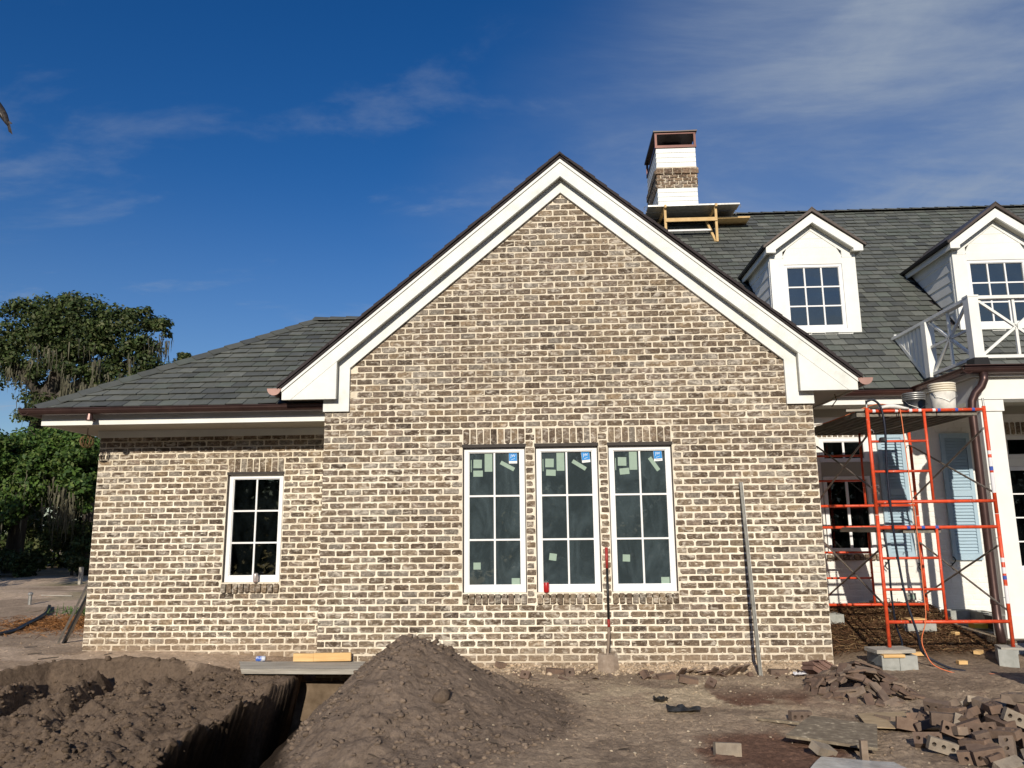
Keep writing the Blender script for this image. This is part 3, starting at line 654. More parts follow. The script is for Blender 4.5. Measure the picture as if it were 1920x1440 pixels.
# gable roof: shingle courses seen edge-on at the rake
def roof_courses(parent, k):
    n = 24; ln = math.hypot(1, SL); L_ = (GC+.56)*ln
    for j in range(n):
        s0, s1 = j*L_/n, min((j+1)*L_/n+.05, L_+.01)
        c = lambda s, h: (-.56+s/ln, 3.375+(s/ln)*SL-.042+h*1.3)
        poly = [c(s0, .020+.0), c(s0, .057), c(s1, .044), c(s1, .022)]
        if k: poly = mirror(poly)
        MB().prism(poly, -.205+random.uniform(-.012, .012), 6.2).build('shingle_course', 'roof_edge', parent)
gr = MB()
for k in (0, 1):
    p = [(-.53, 3.352), (-.53, 3.372), (GC, 6.352), (GC, 6.332)]
    gr.prism(mirror(p) if k else p, -.185, 6.2)
gable_roof = gr.build('gable_roof', 'roof_edge', house)
for k in (0, 1): roof_courses(gable_roof, k)
MB().prism([(GC-.13, 6.285), (GC, 6.405), (GC+.13, 6.285), (GC, 6.375)], -.21, 6.2).build('ridge_cap', 'roof_edge', gable_roof)

def half_round(p0, p1, r, side, m='copper', name='gutter', lip=True, parent=house):
    """open half-round gutter between two points of equal height; side = outward direction"""
    p0, p1 = Vector(p0), Vector(p1); d = (p1-p0).normalized(); o = Vector(side); u = Vector((0, 0, 1)); n = 9
    mb = MB(); V = []
    for p in (p0, p1):
        for rr in (r, r-.006):
            for k in range(n): t = PI*k/(n-1); V.append(p+o*rr*math.cos(t)-u*rr*math.sin(t))
    F = []
    for k in range(n-1):
        F += [(k, k+1, 2*n+k+1, 2*n+k), (n+k+1, n+k, 3*n+k, 3*n+k+1), (k+1, k, n+k, n+k+1), (2*n+k, 2*n+k+1, 3*n+k+1, 3*n+k)]
    F += [(0, 2*n, 3*n, n), (n-1, 2*n-1, 4*n-1, 3*n-1)]
    mb.add(V, F)
    if lip: mb.tube([p0+o*r, p1+o*r], .009, 6)
    g = mb.build(name, m, parent); return g
def end_cap(c, r, m='cap', axis='y', parent=house):
    mb = MB(); n = 12; pts = [(c[0]+r*math.cos(PI*k/n), c[2]-r*math.sin(PI*k/n)) for k in range(n+1)]
    mb.prism(pts, c[1]-.012, c[1]); return mb.build('gutter_end_cap', m, parent)
half_round((-.600, -.165, 3.362), (-.600, .55, 3.362), .085, (-1, 0, 0)); end_cap((-.600, -.167, 3.362), .087)
half_round((6.625, -.165, 3.362), (6.625, 2.16, 3.362), .085, (1, 0, 0)); end_cap((6.625, -.167, 3.362), .087)

# ---- slate shingles
SHG = []
SLATE = [(.108, .115, .107), (.096, .103, .099), (.118, .125, .115), (.086, .092, .091), (.109, .122, .110), (.128, .135, .125)]
def slope_tiles(key, x0f, x1f, ye, ze, m, rows, exp, wid, zone=None):
    ca, sa = 1/math.hypot(1, m), m/math.hypot(1, m)
    for j in range(rows):
        s0, s1 = j*exp, (j+1)*exp+.045
        a, b = x0f(j*exp), x1f(j*exp); at = x0f(min((j+1)*exp, rows*exp))
        x = math.floor(a/wid)*wid+(j % 2)*wid*.5+random.uniform(-.02, .02)-wid
        while x < b:
            w = wid*random.uniform(.92, 1.08); p, q = x+.004, x+w-.004; x += w
            if q <= a+.02 or p >= b: continue
            q = min(q, b); l0 = max(p, a); l1 = max(p, a+(at-a)*1.2 if at > a else p)
            if l1 > q-.01: l1 = q-.01
            ds = random.uniform(-.009, .009); t = random.uniform(.026, .033)
            P = lambda X, s, h: (X, ye+s*ca-h*sa, ze+s*sa+h*ca)
            g_ = t-.011; V = [P(l0, s0+ds, g_), P(q, s0+ds+random.uniform(-.004, .004), g_), P(q, s1, -.004), P(l1, s1, -.004), P(l0, s0+ds, t), P(q, s0+ds, t*random.uniform(.9, 1.05)), P(q, s1, .001), P(l1, s1, .001)]
            F = [(4, 5, 6, 7), (0, 1, 5, 4), (1, 2, 6, 5), (3, 0, 4, 7), (0, 3, 2, 1)]
            c = random.choice(SLATE); k = random.uniform(.82, 1.2); X = (l0+q)/2; Y = ye+s0*ca; Z = ze+s0*sa
            d2 = (X-2.78)**2+(Y+9.44)**2+(Z-1.64)**2
            if zone and not zone(X, Y, Z): continue
            SHG.append((d2, key, V, F, (c[0]*k, c[1]*k, c[2]*k)))
# wing hip roof: eave corner (-3.84,.18), pitch .67
WEX, WEY, WEZ, WM_ = -3.86, .165, 3.212, .67
hyp = math.hypot(1, WM_)
slope_tiles('wing_roof', lambda s: WEX+s/hyp, lambda s: .6, WEY, WEZ, WM_, 18, .1885, .225)
APX = (WEX+2.83, WEY+2.83, WEZ+WM_*2.83)
wr = MB()
wr.add([(WEX, WEY, WEZ-.012), (3.0, WEY+.0, WEZ-.012), (3.0, APX[1], APX[2]-.012), (APX[0], APX[1], APX[2]-.012), (WEX, WEY+6, WEZ-.012), (3.0, WEY+6, WEZ-.012)], [(0, 1, 2, 3), (0, 3, 4), (3, 2, 5, 4)])
wing_roof = wr.build('wing_roof', 'roof_edge', house)
def caps(parent, p0, p1, ln, w, nrm=(0, 0, 1)):
    p0, p1 = Vector(p0), Vector(p1); d = p1-p0; n = int(d.length/ln); d.normalize(); r = d.cross(Vector((0, 0, 1))).normalized(); u = r.cross(d)
    for i in range(n):
        a = p0+d*(i*ln); b = p0+d*((i+1)*ln+.03); c = random.choice(SLATE); k = random.uniform(.7, .95); t = (c[0]*k, c[1]*k, c[2]*k)
        h0, h1, dr = .038, .022, .05
        V = [a-r*w-u*dr, a+u*(h0-.012), a+r*w-u*dr, b-r*w-u*(dr+.01), b+u*(h1-.012), b+r*w-u*(dr+.01), a-r*w+u*(h0-.075), a+u*h0, a+r*w+u*(h0-.075), b-r*w+u*(h1-.08), b+u*h1, b+r*w+u*(h1-.08)]
        MB().add(V, [(6, 7, 10, 9), (7, 8, 11, 10), (0, 1, 7, 6), (1, 2, 8, 7), (0, 6, 9, 3), (2, 5, 11, 8)], t).build('hip_shingle', 'slate', parent)
caps(wing_roof, (WEX-.01, WEY-.01, WEZ+.02), (APX[0], APX[1], APX[2]+.03), .27, .13)
caps(wing_roof, (APX[0]-.08, APX[1], APX[2]+.03), (1.0, APX[1], APX[2]+.03), .27, .13)
# wing eaves
MB().box(WEX+.05, -.02, WEY+.055, WEY+.08, 3.0, 3.205).build('fascia', 'trim', house)
MB().box(WEX+.05, WEX+.075, WEY+.081, 5.4, 3.0, 3.205).build('fascia', 'trim', house)
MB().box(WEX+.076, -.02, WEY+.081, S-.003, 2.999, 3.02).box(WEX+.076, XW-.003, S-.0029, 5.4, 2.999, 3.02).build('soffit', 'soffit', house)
MB().box(XW-.02, -.02, S-.03, S+.005, 2.905, 2.998).build('frieze_board', 'trim', house)
half_round((WEX-.13, WEY-.07, 3.192), (-.02, WEY-.07, 3.192), .075, (0, -1, 0))
half_round((WEX-.07, WEY-.13, 3.192), (WEX-.07, 5.4, 3.192), .075, (-1, 0, 0))
MB().lathe([(.045, -.01), (.05, .0), (.04, .05), (.035, .08)], (-3.09, WEY-.07, 3.045), 12).build('gutter_outlet', 'copper', house)
MB().tube([(-3.09, WEY-.02, 3.06), (-3.09, WEY+.03, 3.05)], .02, 8).build('gutter_strap', 'copper', house)

# main roof
MEY, MEZ, MM = 2.20, 3.62, .95
mh = math.hypot(1, MM); RID = (7.5, MEZ+MM*(7.5-2.2))
DORM = (7.41, 10.49)
def mzone(X, Y, Z):
    for c in DORM:
        if abs(X-c) < .69 and 3.5 < Y < 2.1+(6.85-.75*abs(X-c)-3.62)/.95 and Y < 4.85: return False
    if X < 8.0 and (Z < 6.34-.84*(X-3.015)-.25): return False
    return True
mrows = int((RID[0]-MEY)*mh/.187)
slope_tiles('main_roof', lambda s: 5.0, lambda s: 14.6, MEY, MEZ, MM, mrows, (RID[0]-MEY)*mh/mrows, .232, mzone)
main_roof = MB().add([(4.9, MEY, MEZ-.012), (16, MEY, MEZ-.012), (16, RID[0], RID[1]-.012), (4.9, RID[0], RID[1]-.012), (4.9, 12.8, MEZ), (16, 12.8, MEZ)], [(0, 1, 2, 3), (3, 2, 5, 4)]).build('main_roof', 'roof_edge', house)
caps(main_roof, (5.0, RID[0], RID[1]+.03), (15, RID[0], RID[1]+.03), .28, .14)
order = sorted(range(len(SHG)), key=lambda i: SHG[i][0]); single = set(order[:300]); RF = {'wing_roof': (wing_roof, MB()), 'main_roof': (main_roof, MB())}
for i, (d, key, V, F, t) in enumerate(SHG):
    if i in single: MB().add(V, F, t).build('shingle', 'slate', RF[key][0])
    else: RF[key][1].add(V, F, t)
for k, (o, mb) in RF.items():
    if mb.v: mb.build('shingles', 'slate', o, kind='stuff')
# main eave
MB().box(6.6, 8.34, 2.265, 2.29, 3.40, 3.60).build('fascia', 'trim', house)
MB().box(6.6, 8.34, 2.291, MW-.003, 3.40, 3.42).build('soffit', 'soffit', house)
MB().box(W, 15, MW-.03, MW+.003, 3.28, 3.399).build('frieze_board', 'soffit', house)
half_round((6.75, 2.185, 3.585), (8.30, 2.185, 3.585), .075, (0, -1, 0), 'copper_new')

# ---- dormers
def dormer(c):
    yd = 3.42; hw = .725
    d = MB().box(c-hw, c-.492, yd, yd+.06, 4.72, 6.14).box(c+.492, c+hw, yd, yd+.06, 4.72, 6.14).box(c-.492, c+.492, yd, yd+.06, 4.745, 4.885).box(c-.492, c+.492, yd, yd+.06, 6.03, 6.165)
    d.prism([(c-hw, 6.14), (c-.50, 6.14), (c-.50, 6.262), (c, 6.645), (c+.50, 6.262), (c+.50, 6.14), (c+hw, 6.14), (c+hw, 6.20), (c+.70, 6.275), (c, 6.78), (c-.70, 6.275), (c-hw, 6.20)], yd-.004, yd+.056)
    d = d.build('dormer', 'trim', house)
    zs = [6.167, 6.332, 6.497, 6.64]
    for a, b in zip(zs, zs[1:]):
        f = lambda z: min(.505, (6.648-z)/.766)
        MB().prism([(c-f(a), a), (c+f(a), a), (c+f(b-.004), b-.004), (c-f(b-.004), b-.004)], yd+.006+.004*(a > 6.2), yd+.05).build('siding_board', 'trim', d)
    window(c-.488, c+.488, 4.888, 6.026, yd+.012, 3, 3, d, 'glass_dormer', (.045, .045, .042, .055), .024)
    MB().box(c-.45, c+.45, yd+.5, yd+.52, 4.7, 6.0).build('interior_wall', 'int_dark', d)
    MB().box(c-hw-.02, c+hw+.02, yd-.03, yd+.05, 4.68, 4.744).build('flashing', 'metal_roof', d)
    yr = 3.27
    for k in (1, -1):
        mm = lambda p: [(c+k*(x-c), z) for x, z in p]
        rp = [(c-.815, 6.205), (c-.815, 6.30), (c, 6.893), (c, 6.735), (c-.655, 6.258), (c-.655, 6.205)]
        MB().prism(mm(rp), yr, yr+.035).build('rake_board', 'trim', d)
        MB().prism(mm([(c-.80, 6.216), (c-.64, 6.216), (c-.64, 6.27), (c, 6.738), (c, 6.78), (c-.80, 6.24)]), yr+.036, yd-.006).build('rake_soffit', 'soffit', d)
        MB().add([(c-k*.86, 3.235, 6.285), (c, 3.235, 6.925), (c, 5.75, 6.925), (c-k*.86, 5.02, 6.285), (c-k*.86, 3.235, 6.325), (c, 3.235, 6.985), (c, 5.80, 6.985), (c-k*.86, 5.04, 6.325)], [(0, 3, 2, 1), (4, 5, 6, 7), (0, 1, 5, 4), (0, 4, 7, 3)]).build('dormer_roof', 'metal_roof', d)
        xa, xb = sorted((c-k*.815, c-k*.79))
        MB().prism_x([(yr+.036, 6.20), (yr+.036, 6.295), (5.03, 6.295), (4.93, 6.20)], xa, xb).build('eave_fascia', 'trim', d)
        MB().prism_x([(3.24, 6.296), (3.24, 6.345), (5.05, 6.345), (5.02, 6.296)], *sorted((c-k*.875, c-k*.835))).build('drip_edge', 'flash', d)
        xa, xb = sorted((c-k*.789, c-k*.70)); MB().prism_x([(yr+.036, 6.225), (yr+.036, 6.25), (4.97, 6.25), (4.95, 6.225)], xa, xb).build('eave_soffit', 'soffit', d)
        # cheek siding, lapped boards
        n = 8; z0, z1 = 4.80, 6.24
        for i in range(n):
            za, zb = z0+i*(z1-z0)/n, z0+(i+1)*(z1-z0)/n
            yb0, yb1 = 2.2+(za-3.62)/.95+.02, 2.2+(zb-3.62)/.95+.02
            xo, xi = c-k*(hw-.006), c-k*(hw-.03)
            V = [(xo-k*.006, 3.50, za), (xo-k*.006, yb0, za), (xo+k*.006, yb1, zb), (xo+k*.006, 3.50, zb), (xi, 3.50, za), (xi, yb0, za), (xi, yb1, zb), (xi, 3.50, zb)]
            MB().add(V, [(0, 1, 2, 3), (7, 6, 5, 4), (0, 4, 5, 1), (0, 3, 7, 4), (1, 5, 6, 2), (3, 2, 6, 7)]).build('siding_board', 'trim', d)
        xo, xi = sorted((c-k*(hw-.0), c-k*(hw-.035))); MB().box(xo-.004, xi+.004, yd+.061, 3.52, 4.80, 6.2).build('corner_board', 'trim', d)
        V0 = [(3.46, 4.83), (3.46, 4.88), (5.0, 6.34), (5.0, 6.29)]
        MB().prism_x(V0, *sorted((c-k*(hw+.012), c-k*(hw-.002)))).build('step_flashing', 'flash', d)
    MB().prism([(c-.11, 6.90), (c, 7.005), (c+.11, 6.90), (c, 6.985)], 3.225, 5.85).build('ridge_cap', 'metal_roof', d)
for c in DORM: dormer(c)

# ---- chimney
CX0, CX1, CY0, CY1 = 5.44, 6.37, 7.32, 8.9
ch = MB().box(CX0+.03, CX1-.03, CY0+.03, CY1-.03, 7.6, 10.30).build('chimney', 'white_brick', house)
for a, b in ((7.9, 9.285), (9.80, 10.28)):
    n = int(round((b-a)/.107)); h = (b-a)/n
    for i in range(n):
        MB().prism_x([(CY0+.012, a+i*h+.002), (CY0+.004, a+i*h+.006), (CY0+.012, a+(i+1)*h-.002), (CY0+.03, a+(i+1)*h-.002), (CY0+.03, a+i*h+.002)], CX0+.012, CX1-.012).build('siding_board', 'trim', ch)
        MB().prism([(CX0+.004, a+i*h+.006), (CX0+.012, a+(i+1)*h-.002), (CX0+.03, a+(i+1)*h-.002), (CX0+.03, a+i*h+.002)], CY0+.03, CY1).build('siding_board', 'trim', ch)
CB0 = len(BRICKS)
for r_ in range(5):
    z = 9.29+r_*CH; pr = .035 if r_ == 4 else (.012 if r_ < 4 else 0)
    hh = CH if r_ < 4 else .155
    x = CX0-pr-(BP/2 if r_ % 2 else 0)
    while x < CX1+pr:
        a, b = max(x, CX0-pr), min(x+BP, CX1+pr)
        if b-a > .03: put_brick('chimney', a+JT/2, b-JT/2, z+JT/2, z+hh-JT/2, CY0-pr-.004, (lambda t: (t[0]*1.05, t[1]*.95, t[2]*.9))(tone()))
        x += BP
for d_, key, V, F, t in BRICKS[CB0:]: MB().add(V, F, t).build('brick', 'brick', ch)
MB().box(CX0+.005, CX1-.005, CY0+.005, CY1-.01, 9.287, 9.80).build('mortar_band', 'mortar', ch)
lb = MB(); ys = np.arange(CY0, CY1-.1, BP)
for r_ in range(6):
    for i, y in enumerate(ys):
        yy = y+(BP/2 if r_ % 2 else 0); lb.box(CX0-.014-(.02 if r_ > 3 else 0), CX0+.0, yy+JT/2, min(yy+BP-JT/2, CY1), 9.29+r_*CH+JT/2, 9.29+(r_+1)*CH-JT/2, tone())
lb.build('brickwork', 'brick', ch, kind='stuff')
T = .05
for x in (CX0-.01, CX1-T+.01):
    for y in (CY0-.01, CY1-T): MB().box(x, x+T, y, y+T, 10.28, 10.665).build('cap_post', 'copper_new', ch)
for bxs in ((CX0-.012, CX1+.012, CY0-.014, CY0+.04, 10.282, 10.345), (CX0-.012, CX1+.012, CY0-.0135, CY0+.03, 10.625, 10.66), (CX0-.012, CX0+.04, CY0+.041, CY1, 10.282, 10.345)): MB().box(*bxs).build('cap_rail', 'copper_new', ch)
MB().prism([(CX0-.04, 10.666), (CX1+.04, 10.666), (CX1+.045, 10.70), ((CX0+CX1)/2, 10.685), (CX0-.045, 10.70)], CY0-.05, CY1+.05).build('cap_roof', 'metal_roof', ch)
MB().box(CX0+.25, CX1-.25, CY0+.45, CY1-.45, 10.3, 10.62).build('flue', 'flash', ch)

# ---- porch
PX = 8.36
MB().box(PX, 15, .79, 2.60, 3.60, 3.655).build('porch_roof', 'metal_roof', house)
MB().box(PX+.04, 15, .80, .825, 3.525, 3.599).box(PX+.04, PX+.065, .826, 2.264, 3.525, 3.599).build('fascia', 'trim', house)
MB().box(PX+.066, 15, .826, .868, 3.526, 3.545).box(PX+.066, 8.53, .869, 2.26, 3.526, 3.545).build('soffit', 'soffit', house)
MB().box(8.50, 15, .87, 1.16, 3.232, 3.525).box(8.50, 8.72, 1.161, MW-.035, 3.24, 3.525).build('porch_beam', 'trim', house)
MB().box(8.721, 15, 1.161, MW-.035, 3.40, 3.43).build('porch_ceiling', 'soffit', house)
half_round((PX-.10, .745, 3.625), (15, .745, 3.625), .072, (0, -1, 0)); half_round((PX-.045, .69, 3.625), (PX-.045, 2.16, 3.625), .072, (-1, 0, 0), 'copper_new')
MB().box(PX-.10, 15, .66, .80, 3.652, 3.664).build('gutter_lip', 'copper', house)
col = MB().box(8.525, 8.80, .905, 1.18, .20, 3.075).build('porch_column', 'trim', house)
MB().box(8.505, 8.822, .885, 1.20, 3.077, 3.229).build('capital', 'trim', col); MB().box(8.512, 8.813, .892, 1.193, .195, .47).build('column_base', 'trim', col)
MB().box(8.47, 15, .72, MW-.005, -.35, .165).build('porch_slab', 'cmu', house)
for i in range(24):
    y = .72+i*.083
    if y > 2.6: break
    V, F = brick_geo(0, .065, 0, .19, 0, .16); M = Matrix.Translation((8.445, y, .172)) @ Matrix.Rotation(-PI/2, 4, 'Z') @ Matrix.Rotation(0, 4, 'X')
    MB().box(8.445, 8.62, y+.006, y+.074, .085, .192, tone()).build('brick', 'brick', house)
for i in range(22):
    x = 8.625+i*.083; MB().box(x+.006, x+.074, .70, .90, .085, .192, tone()).build('brick', 'brick', house)
dsp = [(8.53, .735, 3.57), (8.525, .74, 3.47), (8.49, .755, 3.385), (8.42, .785, 3.30), (8.375, .80, 3.20), (8.36, .80, 3.08), (8.36, .80, 1.5), (8.36, .80, .52), (8.345, .76, .36), (8.33, .70, .17)]
ds = MB().tube(dsp, .052, 14).build('downspout', 'copper', house, smooth=True)
for z in (3.02, .62): MB().lathe([(.056, 0), (.058, .01), (.058, .05), (.056, .06)], (8.36, .80, z), 14).build('pipe_band', 'copper', ds)
# balcony railing
RX0, RY0 = 8.505, .845
rl = MB().box(RX0, RX0+.135, RY0, RY0+.135, 3.70, 4.635).box(RX0-.006, RX0+.141, RY0-.006, RY0+.141, 4.636, 4.662).build('balcony_railing', 'trim', house)
MB().prism([(RX0-.02, 3.79), (RX0+.155, 3.79), (RX0+.18, 3.663), (RX0-.04, 3.663)], RY0-.03, RY0+.17).build('post_flashing', 'flash', rl)
MB().box(RX0+.136, 12.0, RY0+.02, RY0+.115, 4.61, 4.655).build('top_rail', 'trim', rl)
MB().box(RX0+.136, 12.0, RY0+.04, RY0+.09, 3.792, 3.835).build('bottom_rail', 'trim', rl)
def star(a, b, horizontal=True):
    """a, b: lower-left and upper-right corners of the panel (u, z); u is X at front, Y at side"""
    (u0, z0), (u1, z1) = a, b; uc, zc = (u0+u1)/2, (z0+z1)/2
    P = (lambda u, z: (u, RY0+.066, z)) if horizontal else (lambda u, z: (RX0+.068, u, z))
    up = (0, 1, 0) if horizontal else (1, 0, 0)
    for q in ((u0, z0), (u1, z0), (u0, z1), (u1, z1), (uc, z0), (uc, z1)) + (() if horizontal else ((u0, zc), (u1, zc))):
        dz = (q[0]-uc, q[1]-zc); MB().beam(P(uc+dz[0]*.03, zc+dz[1]*.03), P(*q), .034, .034, up).build('lattice_bar', 'trim', rl)
star((RX0+.145, 3.84), (9.60, 4.605)); star((9.66, 3.84), (10.6, 4.605))
MB().box(9.605, 9.655, RY0+.03, RY0+.10, 3.836, 4.609).build('baluster', 'trim', rl)
MB().box(RX0+.02, RX0+.115, RY0+.136, 3.26, 4.61, 4.655).build('top_rail', 'trim', rl)
MB().box(RX0+.04, RX0+.09, RY0+.136, 2.07, 3.792, 3.835).build('bottom_rail', 'trim', rl)
star((RY0+.145, 3.84), (2.065, 4.605), False)
MB().box(RX0+.0, RX0+.13, 2.07, 2.20, 3.72, 4.609).build('post', 'trim', rl)
MB().box(RX0-.03, RX0+.16, 2.04, 2.23, 3.66, 3.76).build('post_flashing', 'flash', rl)
for i in range(8):
    y = 2.245+i*.125; zb = 3.70+.95*(y-2.2)
    if zb < 4.55: MB().box(RX0+.05, RX0+.085, y, y+.07, zb+.03, 4.609).build('baluster', 'trim', rl)
MB().beam((RX0+.068, 2.20, 3.71), (RX0+.068, 3.22, 3.71+.95*1.02), .06, .045, (1, 0, 0)).build('bottom_rail', 'trim', rl)

# ------------------------------------------------------------------ work platform on the roof
wp = thing('work_platform', 'timber and metal work platform bracketed to the roof below the chimney', 'platform', (6.2, 6.2, 7.9))
for i, (y0, y1, x0, x1) in enumerate(((6.30, 6.62, 5.06, 7.02), (6.64, 6.96, 5.06, 7.00), (6.98, 7.26, 5.06, 6.99))):
    MB().box(x0, x1, y0, y1, 8.405, 8.438).build('deck_plank', 'galv', wp)
MB().box(6.60, 7.32, 6.66, 7.05, 8.24, 8.275).build('side_board', 'lumber_v', wp)
for x in (5.42, 6.50):
    MB().beam((x, 6.22, 8.375), (x, 7.25, 8.375), .045, .06).build('joist', 'lumber_v', wp)
    MB().beam((x, 6.32, 8.345), (x, 6.33, 7.58), .05, .05, (0, 1, 0)).build('leg', 'lumber_v', wp)
    MB().beam((x-.06, 6.98, 8.30), (x-.03, 6.36, 7.60), .045, .05, (1, 0, 0)).build('brace', 'lumber_v', wp)
MB().beam((5.42, 6.29, 8.08), (6.52, 6.29, 8.08), .03, .08).build('ledger', 'lumber_v', wp)
MB().beam((5.32, 6.45, 7.90), (6.40, 6.45, 7.90), .03, .035).build('ledger', 'decal_white', wp)
for x in (5.03, 7.04):
    for y in (6.45, 6.85): MB().tube([(x+.04*math.cos(t), y, 8.43+.04*math.sin(t)) for t in np.linspace(-1, 4, 9)], .008, 5).build('plank_hook', 'galv', wp)

# ------------------------------------------------------------------ scaffold
sf = thing('scaffold', 'red steel frame scaffold two lifts high beside the brick gable corner', 'scaffold', (7.42, 1.1, .1))
XL, XR, XM = 6.72, 8.12, 7.40
ZB, ZJ, ZT = .215, 1.73, 3.03
def sframe(y, zfoot):
    r = .0215
    for lo, hi, z0, z1, rg in ((zfoot, ZJ, .497, 1.580, (.865, 1.225)), (ZJ+.004, ZT, 1.885, 2.99, (2.25, 2.615))):
        f = MB().tube([(XL, y, lo), (XL, y, hi)], r, 10).build('frame', 'red', sf, True)
        MB().tube([(XR, y, lo), (XR, y, hi)], r, 10).build('leg', 'red', f, True)
        for z in (z0, z1): MB().tube([(XL, y, z), (XR, y, z)], r*.95, 10).build('bar', 'red', f, True)
        MB().tube([(XM, y, z0), (XM, y, z1)], r*.8, 8).build('ladder_post', 'red', f, True)
        for z in rg: MB().tube([(XL, y, z), (XM, y, z)], r*.72, 8).build('rung', 'red', f, True)
        for x in (XL, XR):
            for z in (lo+.35 if lo > 1 else lo+.55, hi-.28): MB().tube([(x, y, z), (x+.05*(1 if x == XL else -1), y, z), (x+.055*(1 if x == XL else -1), y, z-.03)], .006, 5).build('lock_pin', 'galv', f)
    for x in (XL, XR): MB().tube([(x, y, ZT), (x, y, ZT+.10)], .013, 8).build('coupling_pin', 'galv', sf)
sframe(.10, ZB); sframe(2.10, .27)
for x in (XL+.03, XR-.03):
    for zl, zh in ((.62, 1.36), (1.99, 2.76)):
        MB().tube([(x, .10, zh), (x, 2.10, zl)], .0125, 7).build('cross_brace', 'brace', sf)
        MB().tube([(x+.018, .10, zl), (x+.018, 2.10, zh)], .0125, 7).build('cross_brace', 'brace', sf)
for z, h, m in ((2.44, .045, 'decal_white'), (2.29, .11, 'decal_white'), (2.245, .05, 'decal_blue'), (1.98, .24, 'decal_white'), (1.17, .05, 'decal_white'), (1.04, .07, 'decal_white'), (.97, .045, 'decal_blue'), (.70, .20, 'decal_white')):
    MB().tube([(XR, .10, z), (XR, .10, z+h)], .0223, 10).build('decal', m, sf)
for x, m in ((6.78, 'decal_white'), (7.05, 'decal_white'), (7.22, 'decal_white'), (7.33, 'decal_white'), (7.50, 'decal_white'), (7.56, 'decal_blue'), (7.77, 'decal_blue'), (7.97, 'decal_blue')):
    MB().tube([(x, .10, 2.99), (x+.035, .10, 2.99)], .0218, 10).build('decal', m, sf)
for x in (7.05, 7.22, 7.38): MB().tube([(x, .10, 1.58), (x+.04, .10, 1.58)], .0218, 10).build('decal', 'decal_blue', sf)
def scaffold_plank(x0, x1, y0, y1, z, label, mat='plank_alu'):
    t = thing('scaffold_plank', label, 'plank', ((x0+x1)/2, y0, z), 'planks on the scaffold')
    MB().box(x0, x1, y0, y1, z+.03, z+.045).build('deck', mat, t)
    n = 5
    for i in range(n):
        x = x0+.012+(x1-x0-.024)*i/(n-1); MB().box(x-.012, x+.012, y0+.01, y1-.01, z-.018, z+.0295).build('rib', mat, t)
    for y in (y0, y1-.03): MB().box(x0, x1, y, y+.03, z-.02, z+.0455).build('end_rail', mat, t)
for i, nm in enumerate(('left-hand of the three ribbed planks on top of the red scaffold, nearest the brick gable', 'middle of the three ribbed planks on top of the red scaffold', 'right-hand of the three ribbed planks on top of the red scaffold, under the white bucket')):
    scaffold_plank(6.60+i*.485, 6.60+i*.485+.475, .128, 2.16, 2.945, nm)
scaffold_plank(7.02, 7.46, .128, 2.16, 1.535, 'single weathered plank lying on the scaffold at half height')
# bucket pair
def bucket(name, label, x, y, z, m, rim, s=1.0):
    t = thing(name, label, 'bucket', (x, y, z))
    MB().lathe([(.128*s, 0), (.131*s, .004), (.146*s, .27*s), (.140*s, .271*s), (.126*s, .02)], (x, y, z), 24).build('body', m, t, True)
    for k in range(4):
        zz_ = z+(.262+.029*k)*s; MB().lathe([(.146*s, 0), (.157*s, .004), (.158*s, .020*s), (.150*s, .024*s), (.146*s, .024*s)], (x, y, zz_), 24).build('rim', rim, t, True)
    MB().tube([(x-.155*s, y, z+.29*s), (x-.13*s, y-.10*s, z+.20*s), (x, y-.165*s, z+.13*s), (x+.13*s, y-.10*s, z+.20*s), (x+.155*s, y, z+.29*s)], .0035, 5).build('handle', 'galv', t)
bucket('bucket', 'dirty white plastic bucket standing on the scaffold planks', 7.80, .40, 2.992, 'bucket', 'bucket_rim')
bucket('bucket', 'black bucket behind the white one on the scaffold planks', 7.70, .95, 2.992, 'black_plastic', 'galv', .93)
bagm = MB()
for k in range(7):
    t = k/6; bagm.v += [(6.86+.34*t, .12+.09*math.cos(a), 3.0+(.022+.022*math.sin(t*PI))*(1+math.sin(a))*.8+.01*math.sin(5*t)) for a in np.linspace(0, 2*PI, 9)[:-1]]
for k in range(6): bagm.f += [(k*8+i, k*8+(i+1) % 8, (k+1)*8+(i+1) % 8, (k+1)*8+i) for i in range(8)]
bagm.f += [tuple(range(7, -1, -1)), tuple(48+i for i in range(8))]; bagm.t = [None]*len(bagm.f)
tag(bagm.build('paper_bag', 'white_bag', None, True), 'crumpled white paper bag on the left end of the scaffold top', 'bag')
tag(MB().beam((6.50, .20, 3.015), (6.78, .17, 3.015), .05, .028).build('wood_scrap', 'old_wood'), 'short grey wood scrap sticking out left of the scaffold top', 'wood scrap')

